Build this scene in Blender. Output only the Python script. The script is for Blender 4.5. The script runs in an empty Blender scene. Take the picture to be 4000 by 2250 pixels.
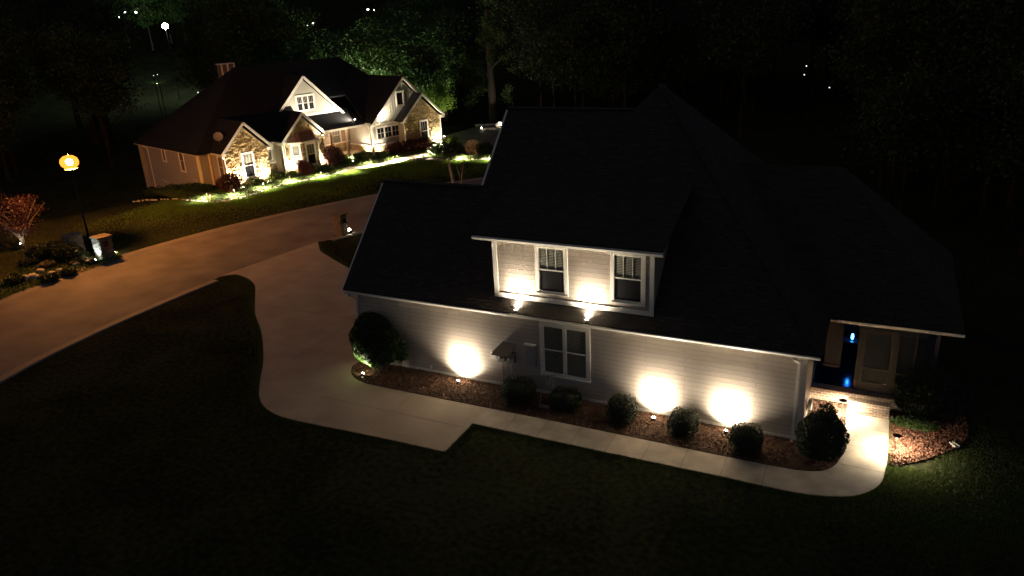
import bpy, bmesh, math, random
import numpy as np
from mathutils import Vector, Matrix
random.seed(7); rng = np.random.default_rng(7)
sc = bpy.context.scene; COL = sc.collection
# ------------------------------------------------------------------ camera
F = 2950.0
CAMP = np.array([1.57, -22.44, 13.5])
PITCH, ROLL, YAW = 0.35939, -0.05292, 0.47101
cp, sp, cr, sr, cy, sy = [f(a) for a in (PITCH, ROLL, YAW) for f in (math.cos, math.sin)]
_r = np.array([1, 0, 0.]); _f = np.array([0, cp, -sp]); _u = np.array([0, sp, cp])
_r2 = cr*_r + sr*_u; _u2 = -sr*_r + cr*_u
RM = np.array([[cy, -sy, 0], [sy, cy, 0], [0, 0, 1]]) @ np.array([_r2, _u2, -_f]).T
cam = bpy.data.cameras.new('camera'); camo = bpy.data.objects.new('camera', cam); COL.objects.link(camo)
cam.sensor_width = 36; cam.lens = 36*F/4000; cam.clip_start = .1; cam.clip_end = 3000
M4 = Matrix([[*RM[0], CAMP[0]], [*RM[1], CAMP[1]], [*RM[2], CAMP[2]], [0, 0, 0, 1]])
camo.matrix_world = M4; sc.camera = camo
# ------------------------------------------------------------------ world (night sky) + exposure
w = bpy.data.worlds.new("World"); sc.world = w; w.use_nodes = True
nt = w.node_tree; bg = nt.nodes['Background']
sky = nt.nodes.new('ShaderNodeTexSky'); sky.sky_type = 'NISHITA'; sky.sun_disc = False; sky.ozone_density = 6
sky.sun_elevation = math.radians(0.5); sky.sun_rotation = math.radians(200)
hs = nt.nodes.new('ShaderNodeHueSaturation'); hs.inputs['Saturation'].default_value = .3; nt.links.new(sky.outputs[0], hs.inputs['Color']); nt.links.new(hs.outputs[0], bg.inputs[0]); bg.inputs[1].default_value = 0.052
sc.view_settings.view_transform = 'Standard'; sc.view_settings.look = 'None'
sc.view_settings.exposure = 1.6; sc.view_settings.gamma = 1
sc.render.engine = 'CYCLES'
try:
    sc.cycles.max_bounces = 5; sc.cycles.transparent_max_bounces = 6
    sc.cycles.sample_clamp_indirect = 40.0
except Exception: pass

# ------------------------------------------------------------------ pixel helpers (photo px -> point on a real plane)
def ray(x, y): return RM @ np.array([(x-2000)/F, -(y-1125)/F, -1.])
def gp(x, y, z=0.):
    d = ray(x, y); return CAMP + d*((z-CAMP[2])/d[2])
def pxof(P):
    c = RM.T @ (np.array(P, float)-CAMP)
    return (2000+F*c[0]/-c[2], 1125-F*c[1]/-c[2], -c[2])
PHI = math.radians(73); O2 = (-49.6, 24.4, 0.)
def h2w(u, v, z=0):
    return (O2[0]+u*math.cos(PHI)-v*math.sin(PHI), O2[1]+u*math.sin(PHI)+v*math.cos(PHI), z)
def sstep(a, b, t):
    t = min(1, max(0, (t-a)/(b-a))); return t*t*(3-2*t)
def terrain(x, y):
    dx, dy = x-O2[0], y-O2[1]
    u = dx*math.cos(PHI)+dy*math.sin(PHI); v = -dx*math.sin(PHI)+dy*math.cos(PHI)
    z = -1.5*sstep(-.5, 9.5, v)*sstep(2., -3., u) if u < 2 else 0.
    r = math.hypot(x+20, y-10)
    z += max(0, r-95)*.13*sstep(95, 160, r)
    return z

# ------------------------------------------------------------------ materials
MATS = {}
def nodes(name):
    m = bpy.data.materials.new(name); m.use_nodes = True
    return m, m.node_tree, m.node_tree.nodes['Principled BSDF']
def mat(name, col, rough=.7, spec=.4, nscale=0, namt=.15, bscale=0, bstr=.3, bdist=.01, metal=0, coord='Object', stretch=(1, 1, 1), trans=0, nd=4):
    if name in MATS: return MATS[name]
    m, t, b = nodes(name); L = t.links
    b.inputs['Roughness'].default_value = rough; b.inputs['Specular IOR Level'].default_value = spec
    b.inputs['Metallic'].default_value = metal; b.inputs['Base Color'].default_value = (*col, 1)
    if nscale or bscale:
        tc = t.nodes.new('ShaderNodeTexCoord'); mp = t.nodes.new('ShaderNodeMapping'); mp.inputs['Scale'].default_value = stretch
        L.new(tc.outputs[coord], mp.inputs[0])
    if nscale:
        n = t.nodes.new('ShaderNodeTexNoise'); n.inputs['Scale'].default_value = nscale; n.inputs['Detail'].default_value = nd
        L.new(mp.outputs[0], n.inputs['Vector'])
        r = t.nodes.new('ShaderNodeValToRGB'); r.color_ramp.elements[0].position = .3; r.color_ramp.elements[1].position = .7
        r.color_ramp.elements[0].color = (*[c*(1-namt) for c in col], 1); r.color_ramp.elements[1].color = (*[min(1, c*(1+namt)) for c in col], 1)
        L.new(n.outputs[0], r.inputs[0]); L.new(r.outputs[0], b.inputs['Base Color'])
    if bscale:
        n2 = t.nodes.new('ShaderNodeTexNoise'); n2.inputs['Scale'].default_value = bscale; n2.inputs['Detail'].default_value = 5
        L.new(mp.outputs[0], n2.inputs['Vector'])
        bp = t.nodes.new('ShaderNodeBump'); bp.inputs['Strength'].default_value = bstr; bp.inputs['Distance'].default_value = bdist
        L.new(n2.outputs[0], bp.inputs['Height']); L.new(bp.outputs[0], b.inputs['Normal'])
    if trans: b.inputs['Transmission Weight'].default_value = trans
    MATS[name] = m; return m
def brickmat(name, c1, c2, mortar, bw, bh, ms=.01, rough=.85, bstr=.6, bdist=.01, offs=.5, nz=.3):
    m, t, b = nodes(name); L = t.links
    tc = t.nodes.new('ShaderNodeTexCoord'); br = t.nodes.new('ShaderNodeTexBrick')
    br.inputs['Scale'].default_value = 1; br.inputs['Brick Width'].default_value = bw; br.inputs['Row Height'].default_value = bh
    br.inputs['Mortar Size'].default_value = ms; br.inputs['Mortar Smooth'].default_value = .1; br.offset = offs
    br.inputs['Color1'].default_value = (*c1, 1); br.inputs['Color2'].default_value = (*c2, 1); br.inputs['Mortar'].default_value = (*mortar, 1)
    L.new(tc.outputs['UV'], br.inputs['Vector'])
    n = t.nodes.new('ShaderNodeTexNoise'); n.inputs['Scale'].default_value = 14; n.inputs['Detail'].default_value = 5
    L.new(tc.outputs['UV'], n.inputs['Vector'])
    mx = t.nodes.new('ShaderNodeMix'); mx.data_type = 'RGBA'; mx.blend_type = 'OVERLAY'; mx.inputs[0].default_value = nz
    L.new(br.outputs['Color'], mx.inputs[6]); L.new(n.outputs[0], mx.inputs[7]); L.new(mx.outputs[2], b.inputs['Base Color'])
    inv = t.nodes.new('ShaderNodeMath'); inv.operation = 'SUBTRACT'; inv.inputs[0].default_value = 1; L.new(br.outputs['Fac'], inv.inputs[1])
    ad = t.nodes.new('ShaderNodeMath'); ad.operation = 'MULTIPLY_ADD'; L.new(n.outputs[0], ad.inputs[0]); ad.inputs[1].default_value = .35; L.new(inv.outputs[0], ad.inputs[2])
    bp = t.nodes.new('ShaderNodeBump'); bp.inputs['Strength'].default_value = bstr; bp.inputs['Distance'].default_value = bdist
    L.new(ad.outputs[0], bp.inputs['Height']); L.new(bp.outputs[0], b.inputs['Normal'])
    b.inputs['Roughness'].default_value = rough; b.inputs['Specular IOR Level'].default_value = .25
    MATS[name] = m; return m
def emit(name, col, s):
    m, t, b = nodes(name); b.inputs['Emission Color'].default_value = (*col, 1); b.inputs['Emission Strength'].default_value = s
    b.inputs['Base Color'].default_value = (.8, .8, .8, 1); MATS[name] = m; return m
def ground_mat():
    m, t, b = nodes('lawn_grass'); L = t.links
    tc = t.nodes.new('ShaderNodeTexCoord')
    def noise(s, d=4, dist=0):
        n = t.nodes.new('ShaderNodeTexNoise'); n.inputs['Scale'].default_value = s; n.inputs['Detail'].default_value = d
        n.inputs['Distortion'].default_value = dist; L.new(tc.outputs['Object'], n.inputs['Vector']); return n
    a = noise(.35, 3, .6); c = noise(5, 6); f = noise(45, 4)
    r = t.nodes.new('ShaderNodeValToRGB'); e = r.color_ramp.elements
    e[0].position = .35; e[0].color = (.014, .0155, .0090, 1); e[1].position = .68; e[1].color = (.038, .042, .018, 1)
    ad = t.nodes.new('ShaderNodeMath'); ad.operation = 'MULTIPLY_ADD'; L.new(a.outputs[0], ad.inputs[0]); ad.inputs[1].default_value = .6
    L.new(c.outputs[0], ad.inputs[2]); sb = t.nodes.new('ShaderNodeMath'); sb.operation = 'SUBTRACT'; L.new(ad.outputs[0], sb.inputs[0]); sb.inputs[1].default_value = .3
    L.new(sb.outputs[0], r.inputs[0]); L.new(r.outputs[0], b.inputs['Base Color'])
    bp = t.nodes.new('ShaderNodeBump'); bp.inputs['Strength'].default_value = .6; bp.inputs['Distance'].default_value = .03
    m2 = t.nodes.new('ShaderNodeMath'); L.new(c.outputs[0], m2.inputs[0]); L.new(f.outputs[0], m2.inputs[1])
    L.new(m2.outputs[0], bp.inputs['Height']); L.new(bp.outputs[0], b.inputs['Normal'])
    b.inputs['Roughness'].default_value = 1; b.inputs['Specular IOR Level'].default_value = 0
    MATS['lawn'] = m; return m
def leafmat(name, c1, c2, rough=.5, tr=.25, spec=.4):
    m, t, b = nodes(name); L = t.links
    g = t.nodes.new('ShaderNodeNewGeometry'); n = t.nodes.new('ShaderNodeTexWhiteNoise')
    tc = t.nodes.new('ShaderNodeTexCoord'); n2 = t.nodes.new('ShaderNodeTexNoise'); n2.inputs['Scale'].default_value = 9; n2.inputs['Detail'].default_value = 2
    L.new(tc.outputs['Object'], n2.inputs['Vector'])
    r = t.nodes.new('ShaderNodeValToRGB'); r.color_ramp.elements[0].position = .35; r.color_ramp.elements[1].position = .65
    r.color_ramp.elements[0].color = (*c1, 1); r.color_ramp.elements[1].color = (*c2, 1); L.new(n2.outputs[0], r.inputs[0])
    L.new(r.outputs[0], b.inputs['Base Color']); b.inputs['Roughness'].default_value = rough; b.inputs['Specular IOR Level'].default_value = spec
    tl = t.nodes.new('ShaderNodeBsdfTranslucent'); L.new(r.outputs[0], tl.inputs[0])
    mx = t.nodes.new('ShaderNodeMixShader'); mx.inputs[0].default_value = tr
    L.new(b.outputs[0], mx.inputs[1]); L.new(tl.outputs[0], mx.inputs[2]); L.new(mx.outputs[0], t.nodes['Material Output'].inputs[0])
    t.nodes.remove(g); t.nodes.remove(n); MATS[name] = m; return m
def glassmat(name, tint, rough=.05, opac=.35):
    m, t, b = nodes(name); L = t.links
    b.inputs['Base Color'].default_value = (*tint, 1); b.inputs['Roughness'].default_value = rough; b.inputs['Specular IOR Level'].default_value = .6
    tr = t.nodes.new('ShaderNodeBsdfTransparent'); mx = t.nodes.new('ShaderNodeMixShader'); mx.inputs[0].default_value = opac
    L.new(tr.outputs[0], mx.inputs[1]); L.new(b.outputs[0], mx.inputs[2]); L.new(mx.outputs[0], t.nodes['Material Output'].inputs[0])
    MATS[name] = m; return m
m_lawn = ground_mat()
m_side = brickmat('taupe_siding', (.385, .332, .275), (.355, .305, .252), (.17, .15, .13), 3.6, .165, .006, .36, .22, .01, .37, .10)  # thin dark course lines paint the shade under each lap
m_side.node_tree.nodes['Principled BSDF'].inputs['Specular IOR Level'].default_value = .5
m_trim = mat('cream_trim', (.66, .62, .54), .5, .4, 6, .05)
m_shin = brickmat('dark_shingle', (.029, .025, .022), (.050, .040, .033), (.012, .011, .010), .30, .14, .008, .95, .7, .012)
m_conc = mat('concrete', (.35, .295, .215), .8, .3, .8, .15, 60, .25, .004, nd=7)
m_conc2 = mat('walk_concrete', (.40, .345, .265), .8, .3, 1.6, .22, 60, .25, .004, nd=7)
m_road = mat('asphalt_road', (.15, .125, .105), .85, .3, .5, .28, 90, .6, .006, nd=8)
m_curb = mat('curb_concrete', (.21, .18, .14), .85, .3, 1.2, .15, 40, .3, .004)
m_bed = mat('bed_soil', (.06, .038, .026), .95, .1, 3, .4, 18, 1, .04)
m_chip = mat('bark_mulch_chip', (.165, .080, .050), .9, .1, 9, .55)
m_dark = mat('dark_room', (.012, .012, .013), .6, .3)
m_blind = mat('pale_blind', (.68, .68, .52), .7, .3)
m_glass = glassmat('window_glass', (.02, .02, .022), .04, .30)
m_metal = mat('dark_bronze_metal', (.045, .035, .025), .45, .5, metal=.6)
m_grey = mat('grey_painted_metal', (.22, .21, .20), .5, .5, 12, .1)
m_stone = mat('tan_fieldstone', (.40, .31, .16), .85, .25, 5.5, .5, 22, .8, .014, nd=5)
m_mort = mat('mortar', (.24, .20, .14), .95, .1, 6, .2, 30, .5, .01)
m_stone_d = mat('brown_pillar_stone', (.24, .18, .12), .85, .25, 5, .4, 22, .7, .012, nd=5)
m_sage = mat('sage_siding', (.33, .325, .27), .45, .4, 2, .05, 2, .2, .015)
m_sodtint = mat('sodium_tint_siding', (.30, .265, .225), .6, .3, 2, .06, 2, .2, .015)  # sage siding browned: the sodium lamp's tint is put into the colour
m_ylw = mat('pale_corner_board', (.80, .68, .40), .6, .3, 4, .05)
m_brick = brickmat('paver_brick', (.34, .21, .13), (.20, .12, .08), (.42, .38, .31), .2, .1, .014, .85, .6, .008)
m_bstone = mat('bed_rock', (.42, .39, .32), .85, .2, 5, .25, 14, .8, .02)
m_bark = mat('tree_bark', (.075, .06, .045), .95, .1, 7, .35, 20, 1, .03, stretch=(1, 1, .25))
m_palebark = mat('pale_bark', (.34, .30, .24), .9, .1, 7, .35, 12, .8, .02, stretch=(1, 1, .4))
m_wood = mat('wood_post', (.40, .25, .15), .7, .3, 6, .2, stretch=(1, 1, .2))
m_copper = mat('aged_copper_roof', (.16, .085, .05), .45, .5, 5, .25, metal=.4)
m_leaf_top = leafmat('topiary_leaf', (.012, .032, .005), (.034, .075, .011), .35, .2)
m_leaf_box = leafmat('boxwood_leaf', (.010, .022, .007), (.024, .048, .012), .6, .1)
m_leaf_dk = leafmat('dark_shrub_leaf', (.010, .022, .007), (.020, .042, .012), .6, .1)
m_leaf_tree = leafmat('tree_leaf', (.020, .036, .010), (.040, .070, .016), .6, .3)
m_leaf_lite = leafmat('pale_leaf', (.09, .16, .02), (.17, .26, .035), .6, .35)
m_leaf_red = leafmat('burgundy_leaf', (.045, .014, .014), (.10, .028, .024), .5, .25)
m_leaf_maple = leafmat('red_maple_leaf', (.024, .009, .014), (.052, .016, .022), .5, .35)
m_leaf_gc = leafmat('groundcover_leaf', (.04, .075, .014), (.085, .13, .03), .6, .3)
m_leaf_gold = leafmat('pale_green_leaf', (.13, .13, .04), (.24, .21, .09), .7, .3)
m_grass = leafmat('grass_blade', (.05, .075, .018), (.10, .13, .03), .6, .3)
m_grass_lit = leafmat('lit_grass_blade', (.05, .105, .010), (.11, .19, .018), .7, .3)  # brighter, greener grass copy; the lamplit strip is put into its colour
m_cush = mat('pale_rose_cushion', (.50, .30, .25), .8, .2)
m_wicker = mat('brown_wicker', (.11, .055, .035), .7, .3, 40, .4)
m_lens = emit('warm_lens', (1, .86, .62), 60)
m_lens_w = emit('cool_lens', (.75, .95, 1), 60)
m_sodb = emit('sodium_bulb', (1, .42, .095), 1500)
m_sod, _t, _b = nodes('amber_globe'); _t.nodes.remove(_b)
_tr = _t.nodes.new('ShaderNodeBsdfTransparent'); _tr.inputs[0].default_value = (1, .85, .7, 1); _em = _t.nodes.new('ShaderNodeEmission'); _em.inputs[0].default_value = (1, .30, .03, 1); _em.inputs[1].default_value = .42
_ad = _t.nodes.new('ShaderNodeAddShader'); _t.links.new(_tr.outputs[0], _ad.inputs[0]); _t.links.new(_em.outputs[0], _ad.inputs[1]); _t.links.new(_ad.outputs[0], _t.nodes['Material Output'].inputs[0])
m_blue = emit('blue_glow', (.02, .25, 1), 14)
m_farw = emit('far_white_lamp', (.85, 1, .95), 120)
m_farg = emit('far_small_lamp', (.95, 1, .9), 4); m_fars = emit('far_speck_lamp', (.95, 1, .9), .6)

# ------------------------------------------------------------------ mesh builder
class MB:
    def __init__(s): s.v = []; s.f = []
    def face(s, *pts):
        i = len(s.v); s.v += [tuple(map(float, p)) for p in pts]; s.f.append(tuple(range(i, i+len(pts))))
    def box(s, x0, x1, y0, y1, z0, z1):
        x0, x1 = sorted((x0, x1)); y0, y1 = sorted((y0, y1)); z0, z1 = sorted((z0, z1))
        P = [(x0, y0, z0), (x1, y0, z0), (x1, y1, z0), (x0, y1, z0), (x0, y0, z1), (x1, y0, z1), (x1, y1, z1), (x0, y1, z1)]
        i = len(s.v); s.v += P
        s.f += [tuple(i+k for k in q) for q in ((0, 3, 2, 1), (4, 5, 6, 7), (0, 1, 5, 4), (1, 2, 6, 5), (2, 3, 7, 6), (3, 0, 4, 7))]
        return s
    def bar(s, p0, p1, wd, th, up=(0, 0, 1)):
        a = Vector(p0); b = Vector(p1); d = (b-a).normalized(); u = Vector(up); x = d.cross(u)
        if x.length < 1e-4: x = d.cross(Vector((0, 1, 0)))
        x.normalize(); z = x.cross(d).normalized()
        c = [a+x*sx*wd/2+z*sz*th/2 for sx, sz in ((-1, -1), (1, -1), (1, 1), (-1, 1))]
        e = [b+x*sx*wd/2+z*sz*th/2 for sx, sz in ((-1, -1), (1, -1), (1, 1), (-1, 1))]
        i = len(s.v); s.v += [tuple(q) for q in c+e]
        s.f += [(i+3, i+2, i+1, i), (i+4, i+5, i+6, i+7)] + [(i+k, i+(k+1) % 4, i+4+(k+1) % 4, i+4+k) for k in range(4)]
        return s
    def tube(s, pts, rad, n=10, cap=True):
        pts = [Vector(p) for p in pts]; rings = []
        if not hasattr(rad, '__len__'): rad = [rad]*len(pts)
        for k, p in enumerate(pts):
            d = (pts[min(k+1, len(pts)-1)]-pts[max(k-1, 0)]).normalized()
            x = d.cross(Vector((0, 0, 1)));  x = x if x.length > 1e-3 else Vector((1, 0, 0)); x.normalize(); y = d.cross(x)
            i = len(s.v); s.v += [tuple(p+(x*math.cos(a)+y*math.sin(a))*rad[k]) for a in [2*math.pi*j/n for j in range(n)]]; rings.append(i)
        for a, b in zip(rings, rings[1:]):
            for j in range(n): s.f.append((a+j, a+(j+1) % n, b+(j+1) % n, b+j))
        if cap: s.f.append(tuple(rings[0]+j for j in reversed(range(n)))); s.f.append(tuple(rings[-1]+j for j in range(n)))
        return s
    def lathe(s, prof, c=(0, 0, 0), n=20, cap=True):
        rings = []
        for r, z in prof:
            i = len(s.v); s.v += [(c[0]+r*math.cos(2*math.pi*j/n), c[1]+r*math.sin(2*math.pi*j/n), c[2]+z) for j in range(n)]; rings.append(i)
        for a, b in zip(rings, rings[1:]):
            for j in range(n): s.f.append((a+j, a+(j+1) % n, b+(j+1) % n, b+j))
        if cap: s.f.append(tuple(rings[0]+j for j in reversed(range(n)))); s.f.append(tuple(rings[-1]+j for j in range(n)))
        return s
    def slab(s, pts, th, n=None):
        P = [Vector(p) for p in pts]
        nn = Vector((0, 0, 0))
        for a, b in zip(P, P[1:]+P[:1]): nn += Vector(((a.y-b.y)*(a.z+b.z), (a.z-b.z)*(a.x+b.x), (a.x-b.x)*(a.y+b.y)))
        nn.normalize()
        if nn.z < 0: P.reverse()
        Q = [p-Vector((0, 0, th)) for p in P]
        s.face(*P); s.face(*reversed(Q))
        for k in range(len(P)): s.face(P[k], Q[k], Q[(k+1) % len(P)], P[(k+1) % len(P)])
        return s
    def mesh(s, name):
        me = bpy.data.meshes.new(name); me.from_pydata(s.v, [], s.f); me.update()
        uv = me.uv_layers.new(name='UVMap')
        for p in me.polygons:
            n = p.normal
            if abs(n.z) > .97: t = Vector((1, 0, 0)); b = Vector((0, 1, 0))
            else: t = Vector((-n.y, n.x, 0)).normalized(); b = n.cross(t)
            for li in p.loop_indices:
                c = me.vertices[me.loops[li].vertex_index].co; uv.data[li].uv = (c.dot(t), c.dot(b))
        return me
def link(name, me, m, parent=None, loc=(0, 0, 0), rot=(0, 0, 0), label=None, cat=None, group=None, kind=None, smooth=False):
    o = bpy.data.objects.new(name, me); COL.objects.link(o)
    if m is not None and me is not None:
        if me.materials: me.materials[0] = m
        else: me.materials.append(m)
    if parent: o.parent = parent
    o.location = loc; o.rotation_euler = rot
    if smooth and me:
        me.polygons.foreach_set('use_smooth', [True]*len(me.polygons))
    if label: o['label'] = label
    if cat: o['category'] = cat
    if group: o['group'] = group
    if kind: o['kind'] = kind
    return o
def part(name, mb, m, parent, **k): return link(name, mb.mesh(name), m, parent, **k)
def thing(name, label, cat, loc=(0, 0, 0), rotz=0, group=None):
    return link(name, None, None, loc=loc, rot=(0, 0, rotz), label=label, cat=cat, group=group)
def dup(o, parent=None, first=True):
    c = o.copy(); COL.objects.link(c)
    if parent is not None: c.parent = parent
    for ch in list(o.children): dup(ch, c, False)
    return c
def sheet(name, poly, z, m, kind='structure', th=0, **k):
    from mathutils.geometry import tessellate_polygon
    P = [Vector((p[0], p[1], 0)) for p in poly]; tri = tessellate_polygon([P])
    mb = MB(); zz = lambda p: z
    mb.v = [(p.x, p.y, z) for p in P]
    for a, b, c in tri:
        if (P[b]-P[a]).cross(P[c]-P[a]).z < 0: a, c = c, a
        mb.f.append((a, b, c))
    if th:
        n = len(P); mb.v += [(p.x, p.y, z-th) for p in P]
        for i in range(n): mb.f.append((i, (i+1) % n, n+(i+1) % n, n+i))
    return link(name, mb.mesh(name), m, kind=kind, **k)
def smoothline(pts, n=6):
    out = []
    for i in range(len(pts)-1):
        p0, p1, p2, p3 = pts[max(i-1, 0)], pts[i], pts[i+1], pts[min(i+2, len(pts)-1)]
        for k in range(n):
            t = k/n
            out.append(tuple(.5*((2*p1[j])+(-p0[j]+p2[j])*t+(2*p0[j]-5*p1[j]+4*p2[j]-p3[j])*t*t+(-p0[j]+3*p1[j]-3*p2[j]+p3[j])*t**3) for j in (0, 1)))
    out.append(tuple(pts[-1][:2])); return out
def leaves(name, P, size, m, parent=None, aspect=.55, up=0., jit=.35, **k):
    P = np.asarray(P, float); n = len(P)
    a = rng.normal(size=(n, 3)); a[:, 2] += up; a /= np.linalg.norm(a, axis=1)[:, None]
    b = rng.normal(size=(n, 3)); b -= (b*a).sum(1)[:, None]*a; b /= np.linalg.norm(b, axis=1)[:, None]
    s = size*(1+jit*rng.uniform(-1, 1, (n, 1)))
    V = np.stack([P-a*s/2, P+b*s*aspect/2, P+a*s/2, P-b*s*aspect/2], 1).reshape(-1, 3)
    me = bpy.data.meshes.new(name); me.vertices.add(4*n); me.vertices.foreach_set('co', V.ravel().astype(np.float32))
    me.loops.add(4*n); me.loops.foreach_set('vertex_index', np.arange(4*n, dtype=np.int32))
    me.polygons.add(n); me.polygons.foreach_set('loop_start', np.arange(0, 4*n, 4, dtype=np.int32))
    me.update(calc_edges=True); me.validate()
    return link(name, me, m, parent, **k)
def addcore(o_mesh_mb, c, r, n=14):
    prof = [(r[0]*math.sin(math.pi*i/n)+1e-3, -r[2]*math.cos(math.pi*i/n)) for i in range(n+1)]
    o_mesh_mb.lathe(prof, c, 16)

# ------------------------------------------------------------------ terrain
def axis(lo, hi, fine_lo, fine_hi, st, big):
    xs = list(np.arange(fine_lo, fine_hi+.1, st)); x = fine_lo; s = st
    while x > lo: s = min(big, s*1.25); x -= s; xs.insert(0, x)
    x = fine_hi; s = st
    while x < hi: s = min(big, s*1.25); x += s; xs.append(x)
    return xs
xs = axis(-700, 500, -64, 10, 1.5, 30); ys = axis(-120, 700, -10, 55, 1.5, 30)
mb = MB(); mb.v = [(x, y, terrain(x, y)) for y in ys for x in xs]; nx = len(xs)
mb.f = [(j*nx+i, j*nx+i+1, (j+1)*nx+i+1, (j+1)*nx+i) for j in range(len(ys)-1) for i in range(nx-1)]
link('ground', mb.mesh('ground'), m_lawn, kind='structure', smooth=True)

# ------------------------------------------------------------------ road, kerbs, driveway, walk, beds
far = smoothline([(-20, -42), (-29, -28), (-35, -16), (-38.2, -8), (-39.6, -1.3), (-40.15, 3.5), (-40, 7.9), (-38.6, 14), (-36.4, 19.5), (-34, 24.1), (-29.9, 30), (-24, 36), (-17, 40)])
near = smoothline([(-12, -36), (-20.5, -25), (-26, -17), (-29.2, -11.5), (-30.6, -6.7), (-31.2, -2.8), (-31.3, 1.5), (-31.1, 6.3), (-30, 12.9), (-28.6, 16.5), (-25.8, 21.5), (-21.5, 27.3), (-13.5, 33)])
sheet('road', far+near[::-1], .004, m_road)
def kerb(name, line, side, skip=None):
    mb = MB(); pr = [(-.05, 0), (-.02, .02), (.15, .03), (.34, .055), (.5, .055), (.56, -.01)]
    P = [Vector((*p, 0)) for p in line]; run = []
    def flush(run):
        for (a, na), (b, nb) in zip(run, run[1:]):
            for (o0, z0), (o1, z1) in zip(pr, pr[1:]):
                mb.face(a+na*o0+Vector((0, 0, z0)), b+nb*o0+Vector((0, 0, z0)), b+nb*o1+Vector((0, 0, z1)), a+na*o1+Vector((0, 0, z1)))
    for k, p in enumerate(P):
        d = (P[min(k+1, len(P)-1)]-P[max(k-1, 0)]).normalized(); nrm = Vector((-d.y, d.x, 0))*side
        if skip and skip(p): flush(run); run = []; continue
        run.append((p, nrm))
    flush(run)
    return link(name, mb.mesh(name), m_curb, kind='structure')
kerb('kerb_far', far, 1); kerb('kerb_near', near, -1, lambda p: 6.3 < p.y < 12.9)
g2 = lambda pts: [tuple(gp(*p)[:2]) for p in pts]
dl = smoothline([(-31.25, 5.8), (-30.6, 6.45), (-29.4, 6.2), (-28.2, 5.5), (-27.1, 4.4), (-25.2, 2.4), (-23.2, .7), (-21.1, -1.4), (-19.6, -3.2), (-18.6, -4.25), (-17.6, -4.8), (-16.3, -4.98), (-13, -4.83), (-10.18, -4.75)], 4)
dr = smoothline([(-30.15, 13.1), (-29.3, 12.2), (-28.6, 11.5), (-27.5, 10.85), (-24.9, 9.45), (-20, 7.2), (-17.2, 6.6)], 4)
isl = smoothline([(-16.9, 0), (-16.95, -.7), (-16.5, -1.35), (-15.7, -1.7), (-14.6, -1.75), (-13.5, -1.74), (-10.19, -1.72)], 4)
drive = dl + isl[::-1] + [(-16.7, 6.5)] + dr[::-1]
sheet('driveway', drive, .03, m_conc, th=.05)
wout = smoothline([(-10.19, -2.88), (-5, -2.87), (-1.9, -2.85), (.3, -2.85), (1.45, -2.6), (2.1, -2.18), (2.5, -1.5), (2.62, -.6), (2.65, .2), (2.66, 2.36)], 5)
win_ = smoothline([(1.38, 2.36), (1.38, .4), (1.38, -.5), (1.12, -1.25), (.55, -1.62), (-.3, -1.72), (-1.3, -1.74), (-5.5, -1.72), (-10.19, -1.72)], 5)
sheet('walkway', wout+win_, .034, m_conc2, th=.05)
# control joints scored across the walk
mb = MB()
for x in (-9, -7.8, -6.6, -5.4, -4.2, -3.0, -1.8, -.6): mb.box(x-.006, x+.006, -2.86, -1.73, .0345, .0362)
for y in (1.5, .3, -.9): mb.box(1.39, 2.63, y-.006, y+.006, .0345, .0362)

for a_, b_ in (((-10.4, -3.2), (-16.6, -3.2)), ((-13.3, -1.8), (-13.3, -4.75)), ((-16.9, 0), (-22.2, 0)), ((-16.9, 3.4), (-26, 3.4)), ((-19.8, -2.8), (-19.8, 6.9)), ((-25.4, 2.8), (-25.4, 9.4))): mb.bar((*a_, .0312), (*b_, .0312), .012, .0018)
link('walkway_joints', mb.mesh('j'), mat('joint_dark', (.10, .09, .075), .9), kind='structure')  # joints drawn as thin strips of one dark colour
bed = [(p[0], p[1]) for p in isl] + [(p[0], p[1]) for p in win_[::-1]][1:] + [(1.38, 2.9), (.1, 2.9), (.1, 0)]
sheet('garden_bed', bed, .045, m_bed, th=.05)
bedR = [(2.68, -.42)] + smoothline([(2.9, -.38), (3.6, .2), (4.2, .85), (4.65, 1.5), (4.9, 2.3), (4.9, 3.2), (4.7, 4.5)], 4) + [(3.95, 4.5), (3.95, 3.2), (2.68, 3.2)]
sheet('garden_bed', bedR, .03, m_bed, th=.04)
def inpoly(P, poly):
    x, y = P[:, 0], P[:, 1]; c = np.zeros(len(P), bool); n = len(poly)
    for i in range(n):
        x0, y0 = poly[i]; x1, y1 = poly[(i+1) % n]
        k = ((y0 > y) != (y1 > y)) & (x < (x1-x0)*(y-y0)/((y1-y0) or 1e-9)+x0); c ^= k
    return c
def scatter(poly, n):
    A = np.array(poly); lo, hi = A.min(0), A.max(0); P = rng.uniform(lo, hi, (n*3, 2)); P = P[inpoly(P, poly)]; return P[:n]
for poly, n, z, lab in ((bed, 9000, .05, 'red brown bark mulch in the long bed under the taupe wall'), (bedR, 8000, .035, 'red brown bark mulch in the bed right of the brick steps')):
    P = scatter(poly, n); P = np.c_[P, rng.uniform(z, z+.03, len(P))]
    leaves('mulch', P, .075, m_chip, aspect=.4, kind='stuff', label=lab, cat='mulch')
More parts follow.
